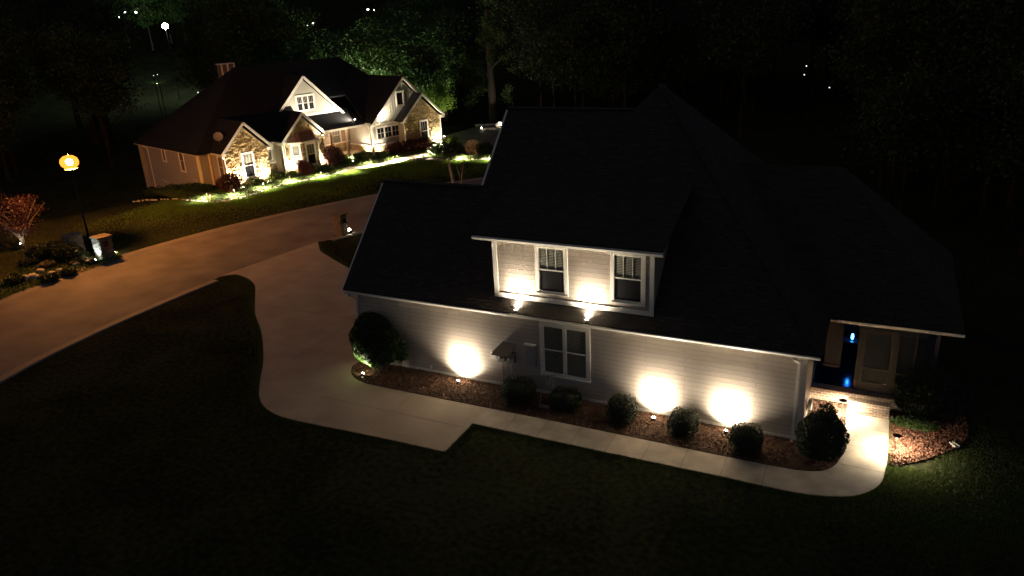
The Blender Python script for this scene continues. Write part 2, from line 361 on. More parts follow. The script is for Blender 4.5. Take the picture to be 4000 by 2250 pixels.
# grass blades where the light shows them and along the concrete edges
def blades(name, P, h, lab, bw=.006, m_=None):
    m_ = m_ or m_grass
    n = len(P); P = np.c_[P, np.zeros(n)]
    lean = rng.normal(size=(n, 2))*.35*h; wd = rng.normal(size=(n, 2)); wd /= np.linalg.norm(wd, axis=1)[:, None]; wd *= bw
    hh = h*rng.uniform(.6, 1.2, n)
    V = np.zeros((n, 3, 3)); V[:, 0] = P; V[:, 0, :2] -= wd; V[:, 1] = P; V[:, 1, :2] += wd; V[:, 2] = P; V[:, 2, :2] += lean; V[:, 2, 2] += hh
    V[:, :, 2] += .0
    me = bpy.data.meshes.new(name); me.vertices.add(3*n); me.vertices.foreach_set('co', V.ravel().astype(np.float32))
    me.loops.add(3*n); me.loops.foreach_set('vertex_index', np.arange(3*n, dtype=np.int32)); me.polygons.add(n)
    me.polygons.foreach_set('loop_start', np.arange(0, 3*n, 3, dtype=np.int32)); me.update(calc_edges=True); me.validate()
    return link(name, me, m_, kind='stuff', label=lab, cat='grass')
P = rng.normal(size=(90000, 2))*np.array([2.6, 1.9])+np.array([4.2, -1.4])
keep = ~inpoly(P, bedR) & ~inpoly(P, wout+win_); keep &= ~((P[:, 0] < 3.9) & (P[:, 1] > -.3)); blades('grass', P[keep], .055, 'short lawn grass below the mulch bed at the walkway end')
def alongline(L, n, off, spread):
    L = np.array(L); d = np.linalg.norm(np.diff(L, axis=0), axis=1); c = np.r_[0, np.cumsum(d)]; t = rng.uniform(0, c[-1], n)
    i = np.clip(np.searchsorted(c, t)-1, 0, len(d)-1); q = L[i]+(L[i+1]-L[i])*((t-c[i])/d[i])[:, None]
    nn = (L[i+1]-L[i])/d[i][:, None]; nn = np.c_[-nn[:, 1], nn[:, 0]]
    return q+nn*(off+rng.exponential(spread, n))[:, None]*np.sign(off or 1)
E1 = np.r_[alongline(dl, 22000, -.01, .12)*1, alongline(wout, 16000, -.01, .1), alongline([(-10.18, -4.75), (-10.19, -2.88)], 3000, -.01, .1), alongline(dr, 8000, .01, .12)]
k = ~inpoly(E1, drive) & ~inpoly(E1, wout+win_); blades('grass', E1[k], .07, 'dark grass fringe along the driveway and walkway edge')

_el = smoothline([h2w(u, v)[:2] for u, v in ((-6.9, 2.6), (-6.2, .2), (-5.0, -1.4), (-4.3, -4.2), (-3.4, -5.9), (-2, -6.2), (.1, -5.7), (2.7, -4.9), (5.1, -5.1), (7.5, -5.2), (9.3, -4.9), (11, -5.8), (13, -6.3), (15.6, -6.8), (16.8, -8), (17.0, -9), (18, -10.9), (20, -13))[2:]], 5)
_gq = alongline(_el, 110000, -.05, 2.0); _gq = _gq+rng.normal(size=_gq.shape)*.55
_gk = ~inpoly(_gq, [h2w(u, v)[:2] for u, v in ((-4.6, -3), (-3.4, -5.5), (-2, -5.8), (.1, -5.3), (2.7, -4.5), (5.1, -4.7), (7.5, -4.8), (9.3, -4.4), (11, -5.2), (13, -6.0), (16, -5.9), (17, -8.5), (20, -12.6), (22, -8), (22, 0), (-3, 0))]) & ~inpoly(_gq, far+near[::-1])
blades('grass', _gq[_gk], .085, 'lit yellow green lawn grass in front of the stone edged beds', .02, m_grass_lit)
# ------------------------------------------------------------------ lamps
def aim(o, d):
    o.rotation_euler = Vector(d).to_track_quat('-Z', 'Y').to_euler()
def uplight(loc, target, power, label, ang=100, blend=.55, col=(1, .865, .68), beam=0, lens='warm_lens', group='landscape uplights set in the beds', rad=.035, sc_=1.):
    loc = Vector(loc); d = (Vector(target)-loc).normalized()
    t = thing('landscape_uplight', label, 'uplight', loc, 0, group)
    q = d.to_track_quat('Z', 'Y').to_euler()
    a = MB().lathe([(.05*sc_, -.09*sc_), (.06*sc_, -.05*sc_), (.062*sc_, .03*sc_), (.07*sc_, .035*sc_), (.07*sc_, .045*sc_), (.055*sc_, .045*sc_), (.053*sc_, .02*sc_)], (0, 0, 0), 14, cap=False)
    part('housing', a, m_metal, t, loc=(0, 0, .06), rot=q)
    part('lens', MB().lathe([(.001, .0), (.052*sc_, 0), (.052*sc_, .035*sc_), (.045*sc_, .06*sc_), (.025*sc_, .078*sc_), (.001, .083*sc_)], (0, 0, .008), 14), MATS[lens], t, loc=(0, 0, .06), rot=q)
    part('stake', MB().tube([(0, 0, -.06), (0, 0, .03)], .012, 6), m_metal, t)
    ld = bpy.data.lights.new('bulb', 'SPOT'); ld.energy = power; ld.color = col; ld.spot_size = math.radians(ang); ld.spot_blend = blend; ld.shadow_soft_size = rad
    lo = bpy.data.objects.new('bulb', ld); COL.objects.link(lo); lo.parent = t; lo.location = Vector((0, 0, .06))+d*.098*sc_; aim(lo, d)
    if beam:
        l2 = bpy.data.lights.new('bulb', 'SPOT'); l2.energy = power*beam; l2.color = col; l2.spot_size = math.radians(84); l2.spot_blend = 1; l2.shadow_soft_size = rad
        b2 = bpy.data.objects.new('bulb', l2); COL.objects.link(b2); b2.parent = t; b2.location = lo.location; aim(b2, d)
    return t
def pathlight(loc, power, label, h=.5, capr=.13, col=(1, .84, .62), wide=178, group='mushroom path lights beside the walkway', pale=False):
    t = thing('path_light', label, 'path light', loc, 0, group)
    part('stem', MB().tube([(0, 0, -.05), (0, 0, h)], .011, 8), m_metal, t)
    part('cap', MB().lathe([(.012, h+.055), (.03, h+.05), (capr, h+.0), (capr, h-.008), (.03, h+.02), (.012, h+.02)], (0, 0, 0), 20, cap=False), m_metal, t)
    part('bulb_glass', MB().lathe([(.001, h-.008), (.018, h-.006), (.02, h+.01), (.012, h+.02)], (0, 0, 0), 10), MATS['warm_lens'], t)
    ld = bpy.data.lights.new('bulb', 'SPOT'); ld.energy = power; ld.color = col; ld.shadow_soft_size = .04; ld.spot_size = math.radians(wide); ld.spot_blend = .45
    lo = bpy.data.objects.new('bulb', ld); COL.objects.link(lo); lo.parent = t; lo.location = (.0, -.03, h-.032)
    return t

# ------------------------------------------------------------------ house element builders
def lap(mb, x0, x1, z0, z1, y, lap_=.16, d=.012, top=None):
    z = z0
    while z < z1-1e-4:
        zt = min(z+lap_, z1); a0, a1 = x0, x1; b0, b1 = x0, x1
        if top: a0, a1 = top(z); b0, b1 = top(zt)
        if a1-a0 > .02:
            b1 = max(b1, b0+.01)
            mb.face((a0, y-d, z), (a1, y-d, z), (b1, y-.002, zt), (b0, y-.002, zt)); mb.face((a0, y, z), (a1, y, z), (a1, y-d, z), (a0, y-d, z))
        z = zt
def window(parent, loc, wd, ht, rotz=0, sashes=1, style='craftsman', blind=True, trim=.11, proud=.045, m_t=None, pane_m=None, double=True, deep=False):
    """trim frame mesh with pane, sash bars and blind as its own pieces; outer size wd x ht, local outward = -y"""
    m_t = m_t or m_trim; f = MB(); w2 = wd/2
    f.box(-w2, w2, -proud, 0, ht-trim, ht).box(-w2, w2, -proud, 0, 0, trim*.8).box(-w2, -w2+trim, -proud, 0, trim*.8, ht-trim).box(w2-trim, w2, -proud, 0, trim*.8, ht-trim)
    f.box(-w2-.015, w2+.015, -proud-.025, -proud, 0, .04)
    iw = wd-2*trim; cw = iw/sashes
    for k in range(1, sashes): f.box(-w2+trim+k*cw-.045, -w2+trim+k*cw+.045, -proud+.004, 0, trim*.8, ht-trim)
    fr = part('window', f, m_t, parent, loc=loc, rot=(0, 0, rotz))
    s = MB(); z0, z1 = trim*.8, ht-trim; zm = (z0+z1)/2
    for k in range(sashes):
        a = -w2+trim+k*cw+(.045 if k else 0); b = -w2+trim+(k+1)*cw-(.045 if k < sashes-1 else 0)
        g = .03
        s.box(a, a+g, -proud+.012, -.012, z0, z1).box(b-g, b, -proud+.012, -.012, z0, z1).box(a+g, b-g, -proud+.012, -.012, z1-g, z1).box(a+g, b-g, -proud+.012, -.012, z0, z0+g)
        if double: s.box(a+g, b-g, -proud+.009, -.014, zm-.022, zm+.022)
        if style == 'craftsman':
            for j in (1, 2): xx = a+(b-a)*j/3; s.box(xx-.009, xx+.009, -.03, -.022, zm+.02, z1-g)
        if style == 'grid':
            xx = (a+b)/2; s.box(xx-.012, xx+.012, -.034, -.022, z0+g, z1-g); s.box(a+g, b-g, -.035, -.0225, zm-.012, zm+.012)
    part('sash', s, m_t, fr)
    part('pane', MB().box(-w2+trim, w2-trim, -.021, -.018, z0, z1), pane_m or m_glass, fr)
    part('dark_backing', MB().box(-w2+trim, w2-trim, -.006, -.002, z0, z1), m_dark, fr)
    if blind:
        bm_ = MB(); n = int((z1-zm)/.055) if blind == 'half' else int((z1-z0)/.055)
        for i in range(n):
            z = z1-.02-.055*i; bm_.face((-w2+trim+.02, -.008, z-.02), (w2-trim-.02, -.008, z-.02), (w2-trim-.02, -.015, z+.02), (-w2+trim+.02, -.015, z+.02))
        part('blind', bm_, m_blind, fr)
    return fr
def downspout(parent, top, bottom, out=(0, -1), m_=None):
    ox, oy = out; t = Vector(top); b = Vector(bottom); mb = MB()
    mb.bar(t, t+Vector((0, 0, -.12)), .075, .06, (ox, oy, 0)).bar(t+Vector((0, 0, -.1)), Vector((b.x, b.y, t.z-.36)), .075, .06, (ox, oy, 0))
    mb.bar((b.x, b.y, t.z-.33), b, .08, .06, (ox, oy, 0)).bar(b+Vector((0, 0, .04)), b+Vector((ox*.22, oy*.22, -.03)), .08, .06)
    return part('downspout', mb, m_ or m_trim, parent)
def stones(mb, x0, x1, z0, z1, y, rows=None, top=None, hmin=.07, hmax=.16, wmin=.14, wmax=.46, dmin=.02, dmax=.13, holes=()):
    z = z0
    while z < z1:
        h = random.uniform(hmin, hmax); zt = min(z+h, z1); zc = (z+zt)/2; a, b = (x0, x1) if not top else top(zt)
        x = a-random.uniform(0, .2)
        while x < b:
            wd = random.uniform(wmin, wmax); xa = max(x, a); xb = min(x+wd, b); x += wd
            if xb-xa < .05: continue
            if any(xa < hx1 and xb > hx0 and zt > hz0 and z < hz1 for hx0, hx1, hz0, hz1 in holes): continue
            g = .008; d = random.uniform(dmin, dmax); i = .2*min(zt-z, .1); j = lambda: random.uniform(-.012, .012)
            A = [(xa+g, y, z+g), (xb-g, y, z+g), (xb-g, y, zt-g), (xa+g, y, zt-g)]
            B = [(xa+g+i+j(), y-d+j(), z+g+i*.6+j()), (xb-g-i+j(), y-d+j(), z+g+i*.6+j()), (xb-g-i+j(), y-d+j(), zt-g-i*.6+j()), (xa+g+i+j(), y-d+j(), zt-g-i*.6+j())]
            mb.face(*B)
            for q in range(4): mb.face(A[q], A[(q+1) % 4], B[(q+1) % 4], B[q])
        z = zt

# ================================================================== NEAR HOUSE
NH = thing('near_house', 'large dark-roofed foreground house with taupe siding, two-window dormer and screened porch', 'house')
SL = 1.02; EZ = 3.33; EY = -.45
rz = lambda y: EZ+SL*(y-EY)
# walls
mb = MB(); mb.box(-16.9, .1, .0, .2, 0, 3.2); lap(mb, -16.9, .1, .165, 3.2, 0.0, .165, .024)
mb.box(-.1, .1, .2, 3.35, 0, 3.2); mb.box(-16.9, -16.7, .2, 6.3, 2.6, 3.3); mb.box(-16.9, -16.7, .2, .9, 0, 2.6); mb.box(-16.9, -16.7, 5.7, 6.3, 0, 2.6)
mb.box(-16.9, -12, 6.1, 6.3, 0, 3.2); mb.box(-12.2, -12, 6.3, 13, 0, 3.2); mb.box(-.1, .1, 6.6, 13, 0, 3.2); mb.box(-12, -.1, 12.8, 13, 0, 3.2)
# right-hand side wall siding courses
z = .2
while z < 3.15:
    mb.face((.118, 0, z), (.118, 3.35, z), (.102, 3.35, z+.165), (.102, 0, z+.165)); z += .165
part('wall', mb, m_side, NH)
mb = MB(); yr = 3.03; mb.slab([(-16.85, .0, 3.2), (-16.85, yr, 6.55), (-16.85, 6.06, 3.2)], .001)
for q_ in (((-16.8, 0, 3.1), (-16.8, yr, rz(yr)-.3), (-16.8, 6.1, 3.1)), ((-12.1, 3, 6.2), (-12.1, 5.65, rz(5.65)-.3), (-12.1, 8.4, 6.2))):
    mb = MB(); mb.face(*q_); part('gable_wall', mb, m_side, NH)
part('garage_door', MB().box(-16.93, -16.86, .9, 5.7, 0, 2.55), m_trim, NH)
# base board, corner boards, frieze
part('base_board', MB().box(-16.95, .16, -.035, 0, -.02, .16), m_trim, NH); part('base_board', MB().box(.12, .155, .001, 3.04, -.02, .16), m_trim, NH)
part('corner_board', MB().box(-.02, .15, -.04, -.001, .161, 3.1).box(.12, .16, -.001, .12, .161, 3.1), m_trim, NH); part('corner_board', MB().box(-16.95, -16.8, -.04, -.001, .161, 3.1), m_trim, NH)
mb = MB(); mb.box(-16.95, .12, -.03, 0.0, 3.02, 3.2); mb.box(-17.1, .5, EY+.02, -.03, 3.12, 3.145); mb.box(.16, .5, -.0, 3.3, 3.12, 3.145); part('soffit', mb, m_trim, NH)
# gutter: K-profile trough, with lit lip
def gutter(name_parent, x0, x1, y, z, m_, w_=.12):
    mb = MB(); pr = [(0, 0), (0, -.12), (-.07, -.12), (-w_, -.04), (-w_, 0), (-w_+.012, 0), (-w_+.012, -.035), (-.065, -.108), (-.01, -.108), (-.01, 0)]
    for (a, b), (c, d) in zip(pr, pr[1:]+pr[:1]): mb.face((x0, y+a, z+b), (x1, y+a, z+b), (x1, y+c, z+d), (x0, y+c, z+d))
    for xx in (x0, x1): mb.face(*[(xx, y+a, z+b) for a, b in pr[:5]])
    return part('gutter', mb, m_, name_parent)
gutter(NH, -17.05, .5, EY+.02, 3.27, m_trim)
mb = MB(); mb.box(-17.1, .52, EY+.02, EY+.045, 3.12, 3.27).box(.49, .515, EY+.045, 3.3, 3.12, 3.29); part('fascia', mb, m_trim, NH)
# roof: one front plane carrying wing and main block, hip to the right
pk = (-6.35, 6.48, rz(6.48)); x1 = .52
mb = MB()
fr_ = [(-17.11, EY-.03, EZ-.03), (x1+.03, EY-.03, EZ-.03), pk, (-7.15, 5.65, rz(5.65)), (-12.45, 5.65, rz(5.65)), (-12.45, yr, rz(yr)), (-17.11, yr, rz(yr))]
# triangulate the front plane around the dormer foot (roof runs under it) and give it thickness
mb.slab([fr_[0], fr_[1], pk, (-7.15, 5.65, rz(5.65)), (-12.45, 5.65, rz(5.65)), (-12.45, EY-.03, EZ-.03)][1:5]+[(-12.45, EY-.03, EZ-.03)], .09)
mb.slab([fr_[0], (-12.45, EY-.03, EZ-.03), (-12.45, yr, rz(yr)), (-17.11, yr, rz(yr))], .09)
part('front_roof', mb, m_shin, NH)
mb = MB()
mb.slab([(-17.11, yr, rz(yr)), (-12.3, yr, rz(yr)), (-12.3, 6.5, EZ), (-17.11, 6.5, EZ)], .09)
mb.slab([(x1+.03, EY-.03, EZ-.03), (x1+.03, 13.4, EZ-.03), pk], .09)
mb.slab([pk, (-7.15, 5.65, rz(5.65)), (-13.3, 13.4, EZ)], .09); mb.slab([pk, (x1+.03, 13.4, EZ-.03), (-13.3, 13.4, EZ)], .09)
mb.slab([(-12.45, 5.65, rz(5.65)), (-7.1, 5.65, rz(5.65)), (-7.1, 11.7, EZ), (-12.45, 11.7, EZ)], .09)
part('rear_roof', mb, m_shin, NH)
for a_, b_ in (((-17.1, yr, rz(yr)+.01), (-12.45, yr, rz(yr)+.01)), ((-12.45, 5.65, rz(5.65)+.01), (-7.2, 5.65, rz(5.65)+.01)), ((x1, EY, EZ+.01), pk)): part('ridge_cap', MB().bar(a_, b_, .3, .03), m_shin, NH)
for a_, b_ in (((-17.13, EY, EZ-.12), (-17.13, yr, rz(yr)-.12)), ((-17.13, yr, rz(yr)-.12), (-17.13, 6.5, EZ-.12)), ((-12.47, yr, rz(yr)-.1), (-12.47, 5.65, rz(5.65)-.1))): part('rake_board', MB().bar(a_, b_, .03, .2, (1, 0, 0)), m_trim, NH)
part('eave_return', MB().box(-17.12, -16.9, EY, 0.1, 3.0, 3.2), m_trim, NH)
downspout(NH, (-.22, EY-.02, 3.16), (-.1, -.085, .02)); downspout(NH, (-17.02, EY-.02, 3.16), (-16.86, -.085, .02))
# dormer
DR = part('dormer', (lambda m: (lap(m, -10.42, -4.72, 3.8, 5.98, -.08, .165, .02), m.box(-10.42, -4.72, -.08, .1, 3.7, 5.98), m)[2])(MB()), m_side, NH)
mb = MB(); dy = -.08
mb.box(-10.5, -10.33, dy-.045, dy-.001, 3.86, 5.98).box(-4.81, -4.66, dy-.045, dy-.001, 3.86, 5.98).box(-10.5, -4.66, dy-.05, dy-.002, 3.70, 3.86)
part('dormer_trim', mb, m_trim, DR)
for xx in (-10.44, -4.72):
    ch = MB(); ch.face((xx, -.08, 3.7), (xx, 2.9, 6.7), (xx, 2.9, 6.95), (xx, -.08, 6.0)); part('dormer_cheek', ch, m_side, DR)
mb = MB(); mb.slab([(-11.05, -.47, 6.10), (-4.3, -.47, 6.10), (-4.3, 3.7, 7.42), (-11.05, 3.7, 7.42)], .07); part('dormer_roof', mb, m_shin, DR)
mb = MB(); mb.box(-11.05, -4.3, -.46, -.43, 5.88, 6.02).box(-11.0, -4.35, -.43, -.08, 5.955, 5.975).box(-10.5, -4.66, -.12, -.08, 5.86, 5.955); part('dormer_soffit', mb, m_trim, DR)
gutter(DR, -11.05, -4.28, -.46, 6.03, m_trim, .1)
window(DR, (-8.25, dy-.016, 4.02), 1.2, 1.82, blind='half', trim=.13)
window(DR, (-5.54, dy-.016, 4.02), 1.2, 1.82, blind='half', trim=.13)
window(NH, (-7.87, -.017, .82), 1.92, 2.1, sashes=2, style='none', blind=True, trim=.14, proud=.05)
# screened porch on the right
PF = .45; m_dark2 = mat('dark_post', (.05, .045, .04), .7, .3); m_post = mat('taupe_post_paint', (.05, .046, .042), .8, .1)
mb = MB(); mb.box(.101, 3.9, 3.05, 6.6, 0, PF-.07); mb.box(.101, 3.95, 3.02, 6.6, PF-.07, PF); part('porch_floor', mb, m_brick, NH)
part('porch_deck', MB().box(.11, 3.9, 3.4, 8.5, PF, PF+.012), mat('slate_floor', (.02, .02, .024), .13, .5), NH)
mb = MB(); mb.box(1.36, 2.64, 2.36, 2.72, 0, .16).box(1.36, 2.64, 2.70, 3.04, .16, .31); mb.box(2.52, 2.64, 2.37, 2.7, .16, .19); part('step', mb, m_brick, NH)
mb = MB(); mb.box(.52, 3.82, 3.28, 3.40, 2.93, 3.15).box(.48, .8, 3.2, 3.41, 2.92, 3.2); part('porch_beam', mb, m_trim, NH)
mb = MB(); mb.box(3.72, 3.82, 3.28, 3.4, PF, 2.93).box(3.15, 3.21, 3.3, 3.38, PF, 2.93); mb.box(2.66, 3.72, 3.31, 3.37, PF+.8, PF+.86); part('porch_post', mb, m_dark2, NH)
mb = MB(); mb.box(.85, .97, 3.29, 3.39, 1.3, 2.93).box(.45, .85, 3.32, 3.38, 1.3, 2.93).box(.42, .97, 3.26, 3.4, 1.22, 1.3); part('screen_jamb', mb, m_post, NH)
for a_, b_, c_ in ((2.69, 3.72, 1.24),): part('low_panel', MB().box(a_, b_, 3.33, 3.37, PF+.012, c_), mat('dark_panel', (.010, .010, .012), .9, .02), NH)
dr_ = MB(); dr_.box(1.45, 1.55, 3.3, 3.36, PF+.012, 2.9).box(2.58, 2.68, 3.3, 3.36, PF+.012, 2.9).box(1.55, 2.58, 3.3, 3.36, 2.78, 2.9)
D = part('screen_door', dr_, m_post, NH)
mb = MB(); mb.box(1.56, 1.68, 3.27, 3.31, PF+.03, 2.75).box(2.46, 2.575, 3.27, 3.31, PF+.03, 2.75).box(1.68, 2.46, 3.27, 3.31, PF+.03, .83).box(1.68, 2.46, 3.27, 3.31, 1.31, 1.37).box(1.68, 2.46, 3.27, 3.31, 2.64, 2.75); part('door_rail', mb, m_post, D)
mscr = glassmat('insect_screen', (.05, .05, .05), .7, .45)
part('screen', MB().box(1.68, 2.46, 3.285, 3.289, .83, 2.64), mscr, D); part('door_handle', MB().box(2.49, 2.515, 3.22, 3.27, 1.38, 1.5), m_metal, D)
mb = MB(); mb.face((3.86, 3.35, PF), (3.86, 8.5, PF), (3.86, 8.5, 2.95), (3.86, 3.35, 2.95)); mb.face((2.68, 3.35, 1.31), (3.72, 3.35, 1.31), (3.72, 3.35, 2.93), (2.68, 3.35, 2.93)); part('porch_screen', mb, mscr, NH)
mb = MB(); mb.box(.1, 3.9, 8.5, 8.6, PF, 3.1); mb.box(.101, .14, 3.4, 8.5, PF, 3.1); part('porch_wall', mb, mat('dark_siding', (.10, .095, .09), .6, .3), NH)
part('porch_ceiling', MB().box(.1, 3.9, 3.4, 8.5, 3.1, 3.13), m_dark, NH)
mb = MB(); e = 3.2
mb.slab([(.25, 2.88, e), (4.42, 2.88, e), (.22, 7.08, e+4.2), (-3.9, 7.08, e+4.2)], .08); mb.slab([(4.42, 2.88, e), (4.42, 11.28, e), (.22, 7.08, e+4.2)], .08); mb.slab([(4.42, 11.28, e), (.25, 11.28, e), (-3.9, 7.08, e+4.2), (.22, 7.08, e+4.2)], .08)
part('porch_roof', mb, m_shin, NH); gutter(NH, .75, 4.42, 2.9, 3.18, m_trim)
part('porch_gutter_return', MB().box(4.36, 4.4, 2.9, 3.2, 3.05, 3.16), m_trim, NH)
# hose reel / vent hood at side wall, wall conduit bits
t = thing('hose_hanger', 'round pale hose hanger low on the right end wall of the near house', 'hose hanger', (.16, 2.0, .32), math.pi/2)
part('ring', MB().lathe([(.16, 0), (.2, .02), (.2, .1), (.16, .12), (.14, .06)], (0, 0, 0), 20), m_trim, t, rot=(math.pi/2, 0, 0))
part('bracket', MB().box(-.03, .03, -.03, .03, -.1, .1), m_metal, t)

# things on the porch
t = thing('side_table', 'dark bar table inside the screened porch carrying the blue lamp', 'table', (1.22, 5.75, PF+.012))
part('table_top', MB().box(-.45, .45, -.22, .22, .74, .78), mat('black_gloss', (.008, .008, .01), .3, .4), t)
for sx in (-.38, .38):
    for sy in (-.17, .17): part('leg', MB().box(sx-.02, sx+.02, sy-.02, sy+.02, 0, .74), m_metal, t)
t = thing('blue_lamp', 'glowing electric blue lamp standing on the dark table in the screened porch', 'lamp', (1.22, 5.72, PF+.795))
part('glow_tube', MB().lathe([(.01, .03), (.035, .05), (.045, .10), (.04, .22), (.02, .26)], (0, 0, 0), 14), m_blue, t)
part('base', MB().lathe([(.06, 0), (.07, .01), (.03, .03)], (0, 0, 0), 14), m_metal, t)
ld = bpy.data.lights.new('bulb', 'POINT'); ld.energy = .7; ld.color = (.02, .16, 1); ld.shadow_soft_size = .08
lo = bpy.data.objects.new('bulb', ld); COL.objects.link(lo); lo.parent = t; lo.location = (0, -.13, .2)

# utilities on the taupe wall
t = thing('meter_cluster', 'grey utility meters with a tilted hood on the taupe wall left of the double window', 'utility meters', (-10.1, -.02, 0))
mb = MB(); mb.slab([(-.55, -.42, 1.50), (.22, -.42, 1.50), (.28, -.0, 1.86), (-.22, 0, 1.9)], .025); part('hood', mb, mat('brown_metal', (.10, .08, .065), .6, .3), t)
part('meter_box', MB().box(-.42, -.14, -.16, 0, 1.1, 1.5), m_grey, t); part('meter_box', MB().box(.0, .26, -.18, 0, 1.12, 1.52), m_grey, t)
part('junction_box', MB().box(-.72, -.5, -.12, 0, 1.16, 1.42), m_trim, t)
part('meter_glass', MB().lathe([(.09, 0), (.085, .05), (.05, .075), (.001, .08)], (0, 0, 0), 14), m_grey, t, loc=(-.28, -.16, 1.32), rot=(math.pi/2, 0, 0))
part('meter_glass', MB().lathe([(.09, 0), (.085, .05), (.05, .075), (.001, .08)], (0, 0, 0), 14), m_grey, t, loc=(.13, -.18, 1.34), rot=(math.pi/2, 0, 0))
part('conduit', MB().tube([(.1, -.06, 1.12), (.1, -.06, -.02)], .03, 8), m_trim, t); part('conduit', MB().tube([(-.28, -.06, 1.1), (-.28, -.06, -.02)], .025, 8), m_grey, t)
t = thing('breaker_panel', 'flat grey breaker panel on the wall beside the double window', 'electric panel', (-9.2, -.02, 0))
part('cabinet', MB().box(-.2, .2, -.12, 0, 1.1, 1.95), m_side, t); part('cover', MB().box(-.17, .17, -.14, -.12, 1.15, 1.9), m_grey, t); part('cap', MB().box(-.22, .22, -.15, 0, 1.95, 1.98), m_trim, t)
t = thing('wall_hydrant', 'small brass hose bib low on the taupe wall near the round topiary', 'hose bib', (-13.55, -.02, .3))
part('spout', MB().tube([(0, 0, 0), (0, -.1, 0), (0, -.13, -.05)], .016, 8), m_trim, t); part('handle', MB().lathe([(.001, 0), (.04, 0), (.04, .012), (.001, .012)], (0, -.08, .05), 10), m_trim, t)
t = thing('hand_truck', 'thin metal framed panel stand leaning by the wall between two boxwoods', 'metal stand', (-8.35, -.62, .05), .05)
mb = MB()
for sx in (-.2, .2): mb.tube([(sx, -.28, 0), (sx, .25, 1.0), (sx, .3, 1.06)], .014, 8)
for q in (0.02, .62, .8, .98): mb.tube([(-.2, -.28+.53*q, q), (.2, -.28+.53*q, q)], .012, 8)
part('frame', mb, m_grey, t); part('panel', MB().bar((0, .08, .66), (0, .235, .95), .36, .012, (1, 0, 0)), m_grey, t); part('toe_plate', MB().box(-.2, .2, -.42, -.27, 0, .012), m_grey, t)

# uplights near house
G0 = 'landscape uplights set in the beds'
uplight((-16.0, -1.3, .05), (-16.35, -.05, 2.0), 420, 'bright uplight at the tip of the bed, aimed at the round topiary', 110)
uplight((-12.12, -.52, .05), (-12.08, -.02, .76), 370, 'uplight in the mulch left of the utility meters, washing the taupe wall', 140, 1, beam=.7)
uplight((-4.5, -.50, .05), (-4.5, -.02, .78), 350, 'uplight in the mulch between two boxwoods right of the double window', 140, 1, beam=.7)
uplight((-2.1, -.46, .05), (-2.08, -.02, .74), 385, 'uplight hidden behind the boxwood nearest the right end of the taupe wall', 140, 1, beam=.7)
uplight((-9.54, -.46, 3.30), (-9.5, -.08, 3.95), 270, 'small roof spotlight under the left dormer wall bay', 140, 1, beam=.8, sc_=.8)
uplight((-6.88, -.46, 3.30), (-6.84, -.08, 3.95), 270, 'small roof spotlight between the two dormer windows', 140, 1, beam=.8, sc_=.8)
pathlight((1.21, 2.3, .045), 170, 'mushroom path light in the mulch left of the brick steps', .46)
pathlight((2.85, .5, .03), 170, 'mushroom path light in the mulch right of the pale walkway', .52)

# plants near house
def ball(n, r, c, shell=.12, box=False):
    d = rng.normal(size=(n, 3)); d /= np.linalg.norm(d, axis=1)[:, None]
    if box: d = d/((np.abs(d)**4).sum(1)**.25)[:, None]*.93
    lump = 1+.05*np.sin(5*d[:, :1]+2)*np.cos(4*d[:, 1:2]+c[0])+.04*np.sin(9*d[:, 2:3]+c[1])
    return np.array(c)+d*np.array(r)*lump*(1-np.abs(rng.normal(0, shell, (n, 1))))
t = thing('topiary_shrub', 'big round clipped evergreen ball at the left corner of the taupe wall', 'shrub', (-15.6, -.78, .04))
leaves('foliage', np.r_[ball(14000, (1.10, .62, 1.16), (-.02, 0, 1.36), .07), ball(1600, (.3, .3, .5), (.95, .3, 1.0), .2)], .075, m_leaf_top, t)
mb = MB(); addcore(mb, (-.02, 0, 1.35), (.96, .6, .98)); 
for i in range(len(mb.v)): x, y, z = mb.v[i]; mb.v[i] = (x, y*.56, z)
part('dark_core', mb, mat('shrub_core', (.02, .018, .012), .9), t)  # solid dark core added so the leaf ball is not see-through
mb = MB()
for k in range(5): a = k*1.3; mb.tube([(.12*math.cos(a), .08*math.sin(a), 0), (.35*math.cos(a), .2*math.sin(a), .6)], .03, 6)
part('trunk', mb, m_bark, t)
def boxwood(loc, r, lab, n=4200, m_=None, size=.05):
    t = thing('boxwood', lab, 'shrub', loc, 0, 'clipped boxwoods along the taupe wall')
    h = r[2]
    leaves('foliage', ball(n, (r[0], r[1], h), (0, 0, h*.95), .13, box=True), size, m_ or m_leaf_box, t)
    mb = MB(); addcore(mb, (0, 0, h*.95), (r[0]*.86, r[1], h*.86)); 
    for i in range(len(mb.v)): x, y, z = mb.v[i]; mb.v[i] = (x, y*r[1]/r[0], z)
    part('dark_core', mb, MATS['shrub_core'], t)  # closed dark core added behind the leaves, no real twigs
    return t
boxwood((-9.35, -.95, .05), (.66, .52, .48), 'dark boxwood directly below the utility meters')
boxwood((-7.6, -.75, .05), (.6, .45, .36), 'low dark boxwood below the double window')
boxwood((-5.5, -.85, .05), (.52, .5, .46), 'boxwood just left of the uplight right of the double window')
boxwood((-3.38, -.95, .05), (.50, .5, .42), 'boxwood between the two bright wall pools at the right end')
boxwood((-1.35, -1.25, .05), (.54, .46, .47), 'boxwood in front of the rightmost bright pool on the wall')
t = thing('round_shrub', 'large dark rounded shrub in the corner bed where the walkway turns', 'shrub', (.78, -.75, .05))
leaves('foliage', ball(9000, (.74, .85, .72), (0, 0, .72), .08), .06, m_leaf_box, t)
mb = MB(); addcore(mb, (0, 0, .7), (.62, .7, .6)); part('dark_core', mb, MATS['shrub_core'], t)  # added dark core fills the gaps between leaves
t = thing('leafy_shrub', 'small leafy shrub behind the large round one near the mushroom light', 'shrub', (.80, .95, .05))
